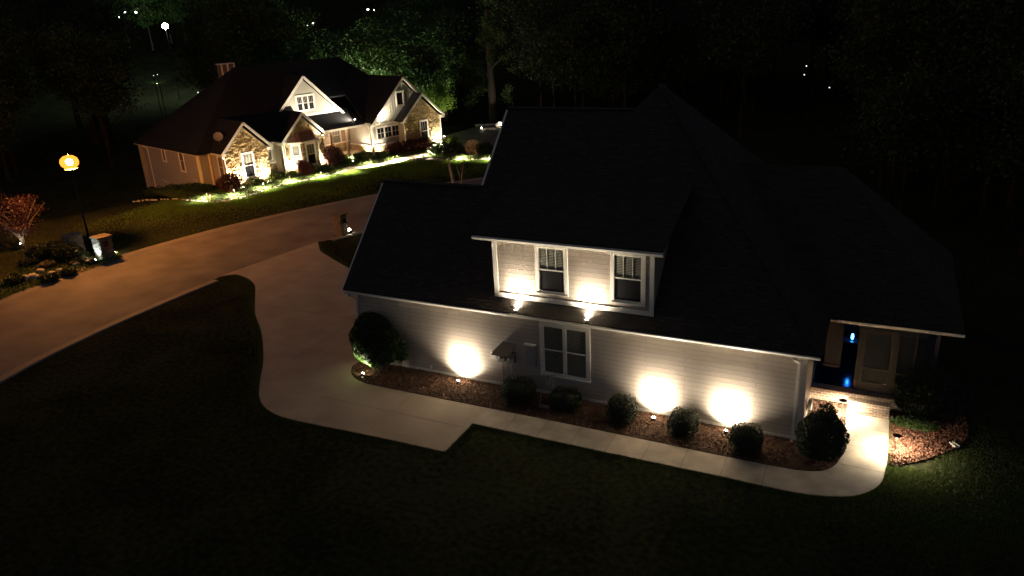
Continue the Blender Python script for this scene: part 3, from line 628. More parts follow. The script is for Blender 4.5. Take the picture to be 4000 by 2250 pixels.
leaves('foliage', ball(500, (.32, .3, .34), (0, 0, .6), .25), .11, m_leaf_box, t); part('stem', MB().tube([(0, 0, 0), (0, 0, .5)], .02, 6), m_bark, t)
t = thing('hosta_clump', 'bright green leafy shrub at the foot of the porch right of the steps', 'shrub', (3.35, 2.15, .03))
leaves('foliage', ball(1500, (.72, .26, .15), (0, 0, .13), .18), .10, m_leaf_gc, t)
t = thing('evergreen_shrub', 'tall dark shrub standing against the right side of the screened porch', 'shrub', (3.75, 2.85, .03))
leaves('foliage', np.r_[ball(9000, (1.0, .36, 1.0), (-.1, .05, .85), .12), ball(3000, (.6, .4, .6), (.75, .4, .6), .15)], .07, m_leaf_dk, t); part('trunk', MB().tube([(0, 0, 0), (0, 0, 1)], .05, 8), m_bark, t)
t = thing('downspout_block', 'pale splash block lying in the mulch at the dark end of the bed', 'splash block', (4.48, 1.4, .035), -.9)
part('tray', MB().box(-.14, .14, -.06, .06, 0, .04).box(-.14, .14, -.07, -.05, .0, .07).box(-.14, .14, .05, .07, .0, .07), m_trim, t)

# ================================================================== FAR HOUSE (local: x along the front, y into the lot)
FH = thing('far_house', 'floodlit stone-gabled house across the street with a bay window, front porch and sage siding', 'house', O2, PHI)
m_roof2 = brickmat('brown_shingle', (.009, .0095, .011), (.0135, .0135, .015), (.010, .009, .008), .34, .16, .012, .95, 1.0, .02)
def gtop(uc, zp, hw, ze):   # wall outline under a 45-degree gable
    return lambda z: (uc-hw, uc+hw) if z <= ze else (uc-(zp-z)/(zp-ze)*hw, uc+(zp-z)/(zp-ze)*hw)
def gable_face(mb, uc, hw, ze, zp, y, z0=0):
    mb.face((uc-hw, y, z0), (uc+hw, y, z0), (uc+hw, y, ze), (uc, y, zp), (uc-hw, y, ze))
def gable_roof(name, uc, zr, hw, ze, y0, y1, parent, th=.12, m_=None, y1b=None):
    mb = MB()
    mb.slab([(uc-hw, y0, ze), (uc, y0, zr), (uc, y1, zr), (uc-hw, y1, ze)], th); mb.slab([(uc, y0, zr), (uc+hw, y0, ze), (uc+hw, y1, ze), (uc, y1, zr)], th)
    return part(name, mb, m_ or m_roof2, parent)
def rakes(parent, uc, zr, hw, ze, y, w_=.2, off=.13, m_=None, sides=(1, 1)):
    mb = MB()
    for sgn, on in ((-1, sides[0]), (1, sides[1])):
        if on: mb.bar((uc+sgn*.0, y+.016, zr-off), (uc+sgn*hw, y+.016, ze-off), .04, w_, (0, 0, 1))
    o = part('rake_board', mb, m_ or m_trim, parent); return o
def soff(parent, uc, zr, hw, ze, y0, y1, off=.14):
    mb = MB()
    for s_ in (-1, 1): mb.face((uc, y0, zr-off), (uc+s_*hw, y0, ze-off), (uc+s_*hw, y1, ze-off), (uc, y1, zr-off))
    return part('rake_soffit', mb, m_trim, parent)
# --- left wing walls with the crawl space showing where the ground falls away
mb = MB()
for y0, y1, u in ((.2, 10.2, -1.95), (10.2, 12.4, -1.6)):
    z = -1.9
    while z < 3.1: mb.face((u-.014, y1, z), (u-.014, y0, z), (u, y0, min(z+.18, 3.15)), (u, y1, min(z+.18, 3.15))); z += .18
mb.box(-1.93, .0, 12.2, 12.4, -1.9, 3.1); mb.box(-1.94, -.7, .2, .3, -.6, 3.1); 
z = -.4
while z < 3.1: mb.face((-.714, .2, z), (-.714, -2.2, z), (-.70, -2.2, min(z+.18, 3.1)), (-.70, .2, min(z+.18, 3.1))); z += .18
part('side_wall', mb, m_sodtint, FH)
part('corner_board', MB().box(-1.99, -1.78, .15, .195, -.5, 3.05).box(-2.0, -1.96, .196, .32, -.5, 3.05), m_ylw, FH); part('corner_board', MB().box(-1.0, -.86, .15, .195, -.5, 3.05), m_ylw, FH); part('corner_board', MB().box(-.76, -.69, -2.25, -2.1, -.3, 3.0), m_ylw, FH)
gm = MB(); gm.box(-2.32, -2.2, .0, 10.3, 3.02, 3.13).box(-1.1, -.98, -2.4, .0, 2.94, 3.05).box(-2.32, -.98, -.12, .0, 3.0, 3.12).box(-2.0, -1.9, 10.3, 12.6, 3.02, 3.13); part('gutter', gm, m_trim, FH)
downspout(FH, (-2.28, 10.3, 3.05), (-2.0, 10.1, -1.55), (-1, 0)); downspout(FH, (-1.95, 12.6, 3.05), (-1.65, 12.3, -1.6), (-1, 0)); downspout(FH, (-1.05, -2.45, 2.95), (-.8, -2.3, .0), (-1, 0))
window(FH, (-1.97, 6.75, 1.75), .75, 1.45, -math.pi/2, style='none', double=False, trim=.12); window(FH, (-1.97, 3.2, 1.2), .95, 2.0, -math.pi/2, style='none', trim=.12)
window(FH, (-.715, -1.32, .9), .95, 1.95, -math.pi/2, style='none', trim=.12)
for (y, z) in ((8.0, .05), (6.2, -.15), (4.1, -.25), (2.1, -.35)):
    part('foundation_vent', MB().box(-2.0, -1.965, y-.19, y+.19, z, z+.3).box(-2.01, -2.0, y-.19, y+.19, z+.27, z+.31).box(-2.01, -2.0, y-.19, y+.19, z-.02, z+.03), m_sodtint, FH)
mb = MB(); mb.tube([(-2.0, 1.6, .75), (-2.05, 1.25, .75), (-2.05, .9, .7), (-2.05, .9, -.45)], .025, 6).tube([(-2.02, 8.1, .0), (-2.02, 6.9, -.2)], .03, 6); part('pipe', mb, m_trim, FH)
part('conduit', MB().box(-2.06, -1.97, .55, .75, -.3, .4), m_grey, FH)
# --- main hip roof
mb = MB(); e = 3.15
A, B, Cc, Dd = (-2.35, -.6, e), (23.6, -.6, e), (23.6, 12.2, e), (-2.35, 12.2, e); R1, R2 = (5.6, 5.8, 9.3), (17.2, 5.8, 9.3)
mb.slab([A, (8.6, -.6, e), (8.6, 2.25, e+2.74), R1], .12); mb.slab([(8.6, 2.25, e+2.74), (15.0, 2.25, e+2.74), R2, R1], .12); mb.slab([(15.0, -.6, e), B, R2, (15.0, 2.25, e+2.74)], .12)
mb.slab([B, Cc, R2], .12); mb.slab([Cc, Dd, R1, R2], .12); mb.slab([Dd, A, R1], .12); part('roof', mb, m_roof2, FH)
part('fascia', MB().box(-2.33, -2.3, -.6, 12.2, 2.98, 3.12), m_trim, FH)
CH = part('chimney', MB().box(5.9, 7.25, 8.8, 9.7, 5.3, 9.45), mat('dark_chimney_siding', (.12, .10, .09), .8, .2), FH)
part('chimney_trim', MB().box(5.86, 6.0, 8.76, 8.8, 5.3, 9.45).box(6.45, 6.65, 8.76, 8.8, 5.3, 9.45).box(7.15, 7.29, 8.76, 8.8, 5.3, 9.45).box(5.82, 7.33, 8.72, 9.75, 9.45, 9.52), m_trim, CH)
# --- stone gable G1
holes = [(.72, 1.85, .65, 2.9)]
mb = MB(); gable_face(mb, 1.27, 1.97, 3.05, 5.0, -2.2, -.3); mb.face((3.24, -2.2, -.3), (3.24, .6, -.3), (3.24, .6, 3.05), (3.24, -2.2, 3.05)); part('gable_backing', mb, m_mort, FH)
mb = MB(); stones(mb, -.7, 3.24, -.1, 4.95, -2.2, top=gtop(1.27, 4.95, 1.97, 3.0), holes=holes); part('stone_gable', mb, m_stone, FH)
gable_roof('gable_roof', 1.27, 5.45, 2.33, 3.12, -2.52, 3.2, FH); rakes(FH, 1.27, 5.45, 2.33, 3.12, -2.55); soff(FH, 1.27, 5.45, 2.33, 3.12, -2.5, -2.2)
part('eave_return', MB().box(3.2, 3.6, -2.5, -1.9, 2.75, 3.0).box(-1.05, -.68, -2.5, -2.2, 2.86, 3.0), m_trim, FH)
window(FH, (1.28, -2.24, .68), 1.12, 2.2, style='craftsman', blind='half', trim=.13, proud=.08)
# --- recess between the gables
mb = MB(); lap(mb, 3.24, 5.45, 1.05, 3.1, .6, .18, .014); part('recess_wall', mb, m_sage, FH)
mb = MB(); mb.box(3.24, 5.45, .58, .7, 0, 1.0); stones(mb, 3.26, 5.44, 0, .95, .58); part('stone_base', mb, m_stone, FH); part('belt_trim', MB().box(3.24, 5.4, .5, .58, .98, 1.12), m_trim, FH)
window(FH, (4.75, .58, 1.2), .9, 1.75, style='none'); downspout(FH, (5.0, -.25, 3.0), (5.28, -1.25, .0), (-.3, -1)); part('gutter', MB().box(3.4, 5.35, -.42, -.3, 3.0, 3.12), m_trim, FH)
# --- bay gable G3
mb = MB(); gable_face(mb, 7.5, 2.05, 3.0, 4.95, -1.3, -.1); mb.face((9.55, -1.3, 0), (9.55, 2.3, 0), (9.55, 2.3, 3.0), (9.55, -1.3, 3.0)); part('gable_backing', mb, m_mort, FH)
mb = MB(); mb.face((5.45, .6, 0), (5.45, -1.3, 0), (5.45, -1.3, 3.0), (5.45, .6, 3.0)); mb.box(5.40, 5.46, -1.34, -1.2, 0, 3); part('side_panel', mb, m_ylw, FH)
mb = MB(); stones(mb, 5.46, 9.54, 0, 4.9, -1.3, top=gtop(7.5, 4.9, 2.04, 2.95), holes=[(6.0, 8.7, 0, 3.4)]); part('stone_gable', mb, m_stone, FH)
gable_roof('gable_roof', 7.5, 5.4, 2.4, 3.08, -1.62, 2.6, FH); rakes(FH, 7.5, 5.4, 2.4, 3.08, -1.65); soff(FH, 7.5, 5.4, 2.4, 3.08, -1.6, -1.3)
part('eave_return', MB().box(9.45, 9.85, -1.62, -1.0, 2.72, 2.95).box(5.1, 5.5, -1.62, -1.3, 2.83, 2.95), m_trim, FH); downspout(FH, (9.8, -1.3, 2.9), (9.62, -1.36, .0), (0, -1))
# bay window
bp_ = [(5.85, -1.3), (6.75, -2.0), (8.45, -2.0), (9.0, -1.3)]
mb = MB()
for (a, b), (c, d) in zip(bp_, bp_[1:]): mb.face((a, b, 0), (c, d, 0), (c, d, 2.85), (a, b, 2.85))
BAY = part('bay', mb, m_mort, FH)
for k, ((a, b), (c, d)) in enumerate(zip(bp_, bp_[1:])):
    L_ = math.hypot(c-a, d-b); ang = math.atan2(d-b, c-a); mb = MB(); wh = (1.0 if k == 1 else .82)
    stones(mb, -L_/2, L_/2, 0, 2.7, 0, dmin=.015, dmax=.05, holes=[(-wh/2, wh/2, .6, 2.72)])
    part('bay_stone', mb, m_stone, BAY, loc=((a+c)/2, (b+d)/2, 0), rot=(0, 0, ang))
    if k < 2: window(FH, ((a+c)/2, (b+d)/2, .62), wh+.06, 2.05, ang, style='craftsman' if k else 'none', blind=True if k == 0 else 'half', trim=.12, proud=.07)
mb = MB(); n = 6
ob = [(5.65, -1.3), (6.68, -2.14), (8.55, -2.14), (9.2, -1.3)]; ib = [(6.3, -1.3), (6.85, -1.5), (8.3, -1.5), (8.7, -1.3)]
def bl(t): zz = 2.84+.85*t**1.7; s_ = 1-(1-t)**1.0; return [(o[0]+(i[0]-o[0])*s_, o[1]+(i[1]-o[1])*s_, zz) for o, i in zip(ob, ib)]
for k in range(n):
    p, q = bl(k/n), bl((k+1)/n)
    for j in range(3): mb.face(p[j], p[j+1], q[j+1], q[j])
for x in np.arange(6.9, 8.5, .42):
    for k in range(n):
        p, q = bl(k/n), bl((k+1)/n); mb.bar((x, p[1][1], p[1][2]+.01), (x, q[1][1], q[1][2]+.01), .02, .03)
part('bay_roof', mb, m_copper, FH)
mb = MB()
for (a, b), (c, d) in zip(ob, ob[1:]): mb.bar((a, b+.02, 2.77), (c, d+.02, 2.77), .04, .15)
part('bay_cornice', mb, m_trim, FH)
# --- porch
part('porch_floor', MB().box(9.55, 14.95, -.35, 2.3, 0, .42), m_conc2, FH)
mb = MB(); stones(mb, 9.6, 14.9, .0, .34, -.35, dmin=.01, dmax=.03); part('porch_stone', mb, m_stone, FH)
mb = MB(); lap(mb, 9.55, 14.95, 1.35, 3.2, 2.3, .18, .014); part('porch_wall', mb, m_sodtint, FH)
mb = MB(); stones(mb, 9.6, 14.9, .42, 1.3, 2.3); part('porch_stone', mb, m_stone, FH); part('belt_trim', MB().box(9.55, 14.95, 2.22, 2.3, 1.28, 1.4), m_trim, FH)
t = thing('porch_lantern', 'warm ceiling lantern over the wicker chairs on the lit porch', 'lantern', h2w(12.2, 1.2, 2.78), PHI)
part('shade', MB().lathe([(.09, 0), (.1, .18), (.05, .24), (.02, .32)], (0, 0, 0), 12), m_metal, t); part('glow_glass', MB().lathe([(.001, -.02), (.05, -.01), (.06, 0)], (0, 0, 0), 12), MATS['warm_lens'], t)
ld = bpy.data.lights.new('bulb', 'POINT'); ld.energy = 45; ld.color = (1, .62, .36); ld.shadow_soft_size = .05
lo = bpy.data.objects.new('bulb', ld); COL.objects.link(lo); lo.parent = t; lo.location = (0, 0, -.1)
window(FH, (13.35, 2.28, 1.25), 1.15, 1.75, style='craftsman', double=True)
window(FH, (10.35, 2.28, 1.25), 1.0, 1.6, style='craftsman')
for u in (11.2, 12.98): part('porch_post', MB().box(u-.09, u+.09, -.2, -.02, .42, 3.0).box(u-.12, u+.12, -.23, .01, .42, .6), m_wood, FH)
part('porch_beam', MB().box(9.6, 14.75, -.42, -.18, 2.98, 3.2), m_trim, FH)
part('porch_ceiling', MB().box(9.6, 14.9, -.18, 2.3, 3.1, 3.14), m_wood, FH)
mb = MB(); mb.slab([(8.9, -.5, 3.24), (15.0, -.5, 3.24), (15.0, 2.3, 4.62), (8.6, 2.3, 4.62)], .05); part('porch_roof', mb, m_roof2, FH)
# --- upper gable G2
mb = MB(); gable_face(mb, 10.15, 3.85, 4.3, 7.9, 1.98, 4.1); part('gable_backing', mb, m_sage, FH)
mb = MB(); lap(mb, 6.2, 14.0, 4.2, 7.85, 1.965, .18, .012, top=gtop(10.15, 7.85, 3.8, 4.15)); part('upper_gable', mb, m_sage, FH)
gable_roof('gable_roof', 10.15, 8.25, 4.25, 4.1, 1.62, 6.5, FH); rakes(FH, 10.15, 8.25, 4.25, 4.1, 1.59, .24, .15); soff(FH, 10.15, 8.25, 4.25, 4.1, 1.64, 1.96, .16)
part('band_board', MB().box(7.5, 13.8, 1.91, 1.96, 4.45, 4.66), m_trim, FH)
window(FH, (10.2, 1.95, 4.92), 2.08, 1.55, sashes=3, style='craftsman', blind=False, trim=.15, proud=.06)
# --- right block G4: side wall to the porch and board and batten gable
mb = MB(); z = 1.12
while z < 3.2: mb.face((15.0-.014, 2.3, z), (15.0-.014, -1.4, z), (15.0, -1.4, z+.18), (15.0, 2.3, z+.18)); z += .18
part('side_wall', mb, m_sage, FH)
s_ = MB(); stones(s_, -1.85, 1.85, .0, 1.0, 0); o = part('side_stone', s_, m_stone, FH, loc=(14.97, .45, 0), rot=(0, 0, -math.pi/2))
part('stone_core', MB().box(14.97, 15.3, -1.37, 2.3, 0, 1.0), m_mort, FH)
part('belt_trim', MB().box(14.88, 14.97, -1.45, 2.3, 1.0, 1.13).box(14.88, 18.3, -1.5, -1.41, 1.0, 1.13), m_trim, FH)
mb = MB(); gable_face(mb, 19.3, 4.25, 3.1, 6.9, -1.4, 0); 
b_ = gtop(19.3, 6.9, 4.25, 3.1)
u = 15.1
mb.face((15.02, -1.41, 0), (15.06, -1.41, 0), (15.06, -1.41, 3.1), (15.02, -1.41, 3.1))
while u < 23.4:
    zt = 6.85-abs(u-19.3)*.894
    if zt > 3.25: mb.box(u-.02, u+.02, -1.425, -1.4, 3.2, zt)
    u += .3
lap(mb, 15.05, 18.4, 1.1, 3.0, -1.402, .18, .014)
part('front_gable', mb, m_sage, FH)
mb = MB(); stones(mb, 15.02, 18.3, 0, .98, -1.41); part('stone_base', mb, m_stone, FH)
part('corner_board', MB().box(14.96, 15.14, -1.45, -1.42, 1.12, 3.05).box(14.94, 14.985, -1.42, -1.3, 1.12, 3.05), m_trim, FH)
part('band_board', MB().box(15.05, 18.4, -1.46, -1.43, 2.92, 3.1), m_trim, FH)
gable_roof('gable_roof', 19.3, 7.35, 4.3, 3.3, -1.75, 6.0, FH); rakes(FH, 19.3, 7.35, 4.3, 3.3, -1.78, .22, .14); soff(FH, 19.3, 7.35, 4.3, 3.3, -1.73, -1.42, .15)
window(FH, (16.98, -1.43, 1.55), 3.0, 1.3, sashes=3, style='grid', double=False, blind=False, trim=.14, proud=.06)
window(FH, (18.85, -1.43, 4.5), 1.05, 1.45, style='none', double=False, blind=False, trim=.14, proud=.06)
downspout(FH, (14.85, -1.1, 3.1), (14.9, -1.2, 1.15), (-1, 0))
# --- stone gable G5
mb = MB(); gable_face(mb, 20.65, 2.35, 3.15, 5.2, -2.5, -.1); mb.face((18.3, -1.4, 0), (18.3, -2.5, 0), (18.3, -2.5, 3.15), (18.3, -1.4, 3.15)); part('gable_backing', mb, m_mort, FH)
mb = MB(); stones(mb, 18.3, 23.0, 0, 5.15, -2.5, top=gtop(20.65, 5.15, 2.34, 3.1), holes=[(20.2, 21.25, .7, 2.9)]); part('stone_gable', mb, m_stone, FH)
gable_roof('gable_roof', 20.65, 5.62, 2.75, 3.2, -2.82, 3.0, FH); rakes(FH, 20.65, 5.62, 2.75, 3.2, -2.85); soff(FH, 20.65, 5.62, 2.75, 3.2, -2.8, -2.5)
part('eave_return', MB().box(22.95, 23.4, -2.8, -2.3, 2.85, 3.08).box(17.9, 18.35, -2.8, -2.45, 2.95, 3.08).box(22.96, 23.06, -2.56, -2.4, 0, 2.9), m_trim, FH); downspout(FH, (18.05, -2.6, 3.0), (18.2, -2.58, .0), (0, -1))
window(FH, (20.72, -2.54, .72), 1.12, 2.2, style='craftsman', blind=False, trim=.12, proud=.08)
mb = MB(); mb.box(23.0, 23.2, -2.4, 12, 0, 3.1).box(-1.7, 23, 12.1, 12.3, -1.5, 3.1); part('rear_wall', mb, m_sodtint, FH)
# things of the far house
def L(u, v, z=0): return h2w(u, v, z)
p = h2w(-.35, -1.3, 4.1)
t = thing('satellite_dish', 'pale satellite dish on the brown roof of the stone-gabled house', 'satellite dish', h2w(-.45, -1.2, 3.75), PHI)
q = Vector((-.35, -.8, .45)).to_track_quat('Z', 'Y').to_euler()
part('dish', MB().lathe([(.001, 0), (.2, .02), (.38, .08), (.39, .09), (.2, .035), (.001, .015)], (0, 0, 0), 20), m_grey, t, loc=(0, 0, .6), rot=q)
part('mast', MB().tube([(0, .0, -.15), (0, 0, .35), (0, -.02, .6)], .025, 8), m_grey, t); part('arm', MB().tube([(0, 0, .5), (-.2, -.5, .55)], .015, 6), m_grey, t)
def patio_chair(u, v, rot, lab):
    t = thing('patio_chair', lab, 'chair', h2w(u, v, .42), PHI+rot, 'wicker chairs on the lit porch')
    part('seat', MB().box(-.3, .3, -.28, .3, .28, .36), m_wicker, t); part('backrest', MB().bar((0, .3, .36), (0, .42, .95), .6, .05, (1, 0, 0)), m_wicker, t)
    part('cushion', MB().box(-.26, .26, -.27, .22, .36, .46), m_cush, t); part('back_cushion', MB().bar((0, .2, .48), (0, .32, .92), .5, .1, (1, 0, 0)), m_cush, t)
    for sx in (-.28, .28):
        part('armrest', MB().box(sx-.035, sx+.035, -.28, .34, .56, .6), m_wicker, t)
        for sy_ in (-.25, .3): part('leg', MB().box(sx-.025, sx+.025, sy_-.025, sy_+.025, 0, .57), m_wicker, t)
patio_chair(12.5, 1.3, .35, 'wicker chair with a rose cushion between the two porch posts'); patio_chair(10.6, .9, -.5, 'wicker chair with a rose cushion beside the stone bay gable')

# lights on the far house
G2_ = 'uplights washing the far house'
def UL(u, v, z, tu, tv, tz, pw, lab, ang=105, bl_=.6, **k):
    return uplight(h2w(u, v, z), h2w(tu, tv, tz), pw*1.3, lab, ang, bl_, group=G2_, sc_=1.2, beam=.7, **k)
UL(.1, -2.95, .05, .12, -2.2, 1.3, 460, 'uplight at the foot of the leftmost stone gable, left of its window')
UL(2.5, -2.85, .05, 2.5, -2.2, 1.3, 400, 'uplight at the foot of the leftmost stone gable, right of its window')
UL(5.7, -1.95, .05, 5.9, -1.4, 1.3, 330, 'uplight left of the bay window')
UL(9.0, -2.2, .05, 9.1, -1.3, 1.5, 420, 'uplight right of the bay window by the porch')
UL(14.3, -.95, .05, 14.95, -.7, 1.3, 250, 'uplight on the porch side of the siding corner')
UL(15.7, -2.1, .05, 15.6, -1.4, 1.1, 190, 'uplight in front of the siding corner beside burgundy shrubs')
UL(22.3, -3.2, .05, 22.3, -2.5, 1.3, 420, 'uplight under the right stone gable near its corner')
UL(9.15, -1.95, 2.95, 9.0, -1.3, 3.7, 75, 'small spotlight on the right end of the copper bay roof')
UL(14.2, -.15, 3.62, 12.4, 1.95, 5.1, 320, 'spotlight at the right end of the porch roof, aimed at the upper gable', 120)
UL(9.0, .1, 4.15, 9.6, 1.95, 6.0, 110, 'spotlight on the bay gable roof, aimed at the triple window', 120)
UL(15.7, -1.95, 3.25, 16.3, -1.4, 4.1, 260, 'spotlight at the left eave corner of the siding gable', 115)
UL(12.1, -1.9, .05, 12.1, -.4, 2.6, 260, 'added uplight in the shrubs before the porch, aimed at the pale porch beam')  # added to brighten the porch beam; no such fitting is visible
UL(5.0, -2.4, .05, 5.2, -1.0, 1.4, 40, 'weak uplight in the planting between the two left gables', 100)
for i, (x, y, pw, pos) in enumerate(((799, 778, 26, 'leftmost light of the lawn edge row'), (907, 767, 30, 'lawn edge light in front of the leftmost burgundy bush'), (1020, 738, 30, 'lawn edge light below the leftmost stone gable'),
        (1124, 711, 26, 'lawn edge light below the gap between stone gables'), (1243, 692, 30, 'lawn edge light below the bay window'), (1351, 672, 30, 'lawn edge light where the lit path begins'),
        (1436, 645, 34, 'light low in the green planting above the lit path'), (1540, 625, 34, 'light in the planting below the burgundy hedge'), (1661, 610, 38, 'light where the path meets the stone border'),
        (1688, 583, 30, 'light in the planting below the right stone gable'), (1794, 622, 36, 'light in the middle of the right stone border'), (1916, 622, 40, 'light at the near end of the right stone border'))):
    p = gp(x, y); pathlight((p[0]+.5, p[1]-.16, 0), pw*20, pos, .6, .10, wide=158, group='small path lights along the far planting beds')
for (x, y, pw, tx, ty, tz, lab) in ((1725, 578, 60, .5, .5, .8, 'uplight at the pale boulders right of the stone gable'), (1862, 608, 25, -.2, .3, .8, 'uplight under the woven twig ball'), (1880, 505, 300, .5, .2, .6, 'uplight in front of the rock edging at the big trunk'), (1955, 498, 120, -.2, .8, 1, 'uplight by the large rock below the big trunk'),):
    p = gp(x, y); uplight((p[0], p[1], .05), (p[0]+tx, p[1]+ty, tz), pw, lab, 130, .8, group=G2_, sc_=1.2)

# ================================================================== far beds, path, stones, plants
pathL = smoothline([h2w(u, v)[:2] for u, v in ((9.9, -2.9), (10.6, -3.7), (12, -4.5), (14, -4.6), (16.5, -4.3), (19, -4.5), (20.5, -4.7), (23, -4.9))], 5)
pathR = smoothline([h2w(u, v)[:2] for u, v in ((9.3, -3.9), (10.3, -4.9), (12.3, -5.9), (14.3, -6.0), (16.3, -5.7), (18.3, -5.9), (20.5, -6.1), (23, -6.3))], 5)
sheet('path', pathL+pathR[::-1], .03, m_conc2, th=.04)
sheet('parking_court', [h2w(u, v)[:2] for u, v in ((22.8, -7.5), (23.6, -4), (24, 1), (34, 3), (36, -5), (30, -9))], .012, m_road)
edge = [(-6.9, 2.6), (-6.2, .2), (-5.0, -1.4), (-4.3, -4.2), (-3.4, -5.7), (-2, -6.0), (.1, -5.5), (2.7, -4.7), (5.1, -4.9), (7.5, -5.0), (9.3, -4.6)]
bedF = [h2w(u, v)[:2] for u, v in [(-5, 3)]+edge[2:]+[(9.8, -2.8), (9.6, -.4), (9.5, 0), (-1.6, 0)]]
sheet('garden_bed', bedF, .02, m_bed); bedG = [h2w(u, v)[:2] for u, v in ((9.6, -.4), (15, -.4), (15, -1.5), (23.6, -2.4), (24, -4.8), (20.5, -4.6), (16.5, -4.2), (14, -4.5), (12, -4.4), (10.6, -3.6), (9.8, -2.8))]
sheet('garden_bed', bedG, .022, m_bed)
er = [(15.6, -6.6), (16.6, -7.6), (17.0, -9), (18, -10.7), (19, -11.9), (20, -12.8), (21, -13.6)]
bedH = [h2w(u, v)[:2] for u, v in er+[(23.5, -12), (22.8, -7), (22.5, -6.4), (18, -6)]]
sheet('garden_bed', bedH, .02, m_bed)
def rockmesh(seed, fl=.7):
    r = random.Random(seed); bm = bmesh.new(); bmesh.ops.create_icosphere(bm, subdivisions=2, radius=.5)
    ax = [Vector((r.gauss(0, 1), r.gauss(0, 1), r.gauss(0, 1))).normalized() for _ in range(9)]
    for v in bm.verts:
        for a in ax:
            d = v.co.dot(a)-.36
            if d > 0: v.co -= a*d*.9
        v.co.z *= fl
    me = bpy.data.meshes.new('border_stone'); bm.to_mesh(me); bm.free(); me.materials.append(m_bstone); return me
RK = [rockmesh(i) for i in range(5)]
def rock(loc, s, lab, grp, name='border_stone', cat='stone'):
    o = link(name, RK[random.randrange(5)], None, loc=loc, rot=(random.uniform(-.2, .2), random.uniform(-.2, .2), random.uniform(0, 6.3)), label=lab, cat=cat, group=grp)
    o.scale = (s*random.uniform(.8, 1.3), s*random.uniform(.7, 1.1), s*random.uniform(.7, 1.1)); return o
def walkline(L, step):
    L = np.array(L, float); d = np.linalg.norm(np.diff(L, axis=0), axis=1); c = np.r_[0, np.cumsum(d)]; t = 0; out = []
    while t < c[-1]:
        i = min(np.searchsorted(c, t, 'right')-1, len(d)-1); out.append(L[i]+(L[i+1]-L[i])*(t-c[i])/d[i]); t += step*random.uniform(.8, 1.25)
    return out
for q in walkline(smoothline([h2w(*e)[:2] for e in edge], 5), .30):
    q = q+rng.normal(size=2)*.06; rock((q[0], q[1], terrain(*q)+.04), .25, 'one of the pale stones edging the front bed along the lit lawn', 'stones edging the front bed')
for q in walkline(smoothline([h2w(*e)[:2] for e in er], 5), .26):
    q = q+rng.normal(size=2)*.05; rock((q[0], q[1], .06), .24, 'one of the pale stones edging the right-hand bed', 'stones edging the right-hand bed')
for q in walkline([h2w(15.6, -6.6)[:2], h2w(16.9, -6.9)[:2], h2w(17.6, -6.3)[:2]], .4): rock((q[0], q[1], .1), .42, 'one of the pale stones at the corner where path and bed meet', 'stones at the path corner')
for (x, y, s, lab) in ((1733, 566, 1.3, 'large pale boulder lit beside the right stone gable'), (1772, 588, .8, 'pale rock right of the lit boulder'), (1795, 590, .7, 'smaller pale rock left of the woven ball'),
                       (1967, 492, 1.5, 'largest rock at the foot of the big trunk'), (1945, 494, .8, 'medium rock left of the largest rock at the trunk'), (1650, 588, .4, 'small rock by the far path')):
    p = gp(x, y); rock((p[0], p[1], s*.2), s, lab, None, 'boulder', 'boulder')
for x in range(1862, 1945, 9):
    p = gp(x, 494-(x-1862)*.06); rock((p[0], p[1], .12), .55, 'one of the rocks in the lit edging left of the big trunk', 'rock edging at the big trunk')
for (x, y) in ((160, 1065), (100, 1098), (130, 1092), (205, 1075), (235, 1062), (345, 1030), (330, 1022), (300, 1040)):
    p = gp(x, y); rock((p[0], p[1], .12), .75 if y > 1090 else .45, 'one of the weathered rocks in the kerbside planting by the pillars', 'rocks in the kerbside planting', 'garden_rock', 'rock')
# shrubs
def shrub(u, v, r, m_, lab, n=2500, size=.14, grp=None, world=None, shell=.24):
    loc = world if world else h2w(u, v); t = thing('garden_shrub', lab, 'shrub', (loc[0], loc[1], terrain(loc[0], loc[1])), random.uniform(0, 3), grp)
    P = [ball(n//2, np.array(r)*.85, (0, 0, r[2]*.9), shell)]
    for k in range(7):
        a_ = random.uniform(0, 6.28); f_ = random.uniform(.35, .6); P.append(ball(n//10, np.array(r)*f_, (math.cos(a_)*r[0]*.62, math.sin(a_)*r[1]*.62, r[2]*random.uniform(.6, 1.5)), .28))
    P = np.concatenate(P)
    leaves('foliage', P, size, m_, t); part('stem', MB().tube([(0, 0, -.1), (0, 0, r[2])], .04, 6), m_bark, t); return t
shrub(-1.3, -3.5, (1.05, 1.0, .95), m_leaf_red, 'burgundy bush at the left corner of the leftmost stone gable', 4000)
shrub(6.1, -3.3, (.85, .75, .75), m_leaf_red, 'burgundy bush in front of the bay window', 3000)
shrub(9.9, -2.3, (1.05, .9, 1.1), m_leaf_red, 'largest burgundy bush, between the bay and the porch', 4500)
for i, (u, v, s, lab) in enumerate(((16.5, -2.6, .85, 'left end of the burgundy hedge under the small-paned window'), (17.6, -2.8, .9, 'second burgundy bush from the left in the hedge'), (18.7, -3.1, .9, 'third burgundy bush in the hedge'), (19.5, -3.5, .95, 'right end burgundy bush in front of the right stone gable'))):
    shrub(u, v, (s, s*.9, s*.8), m_leaf_red, lab, 2600)
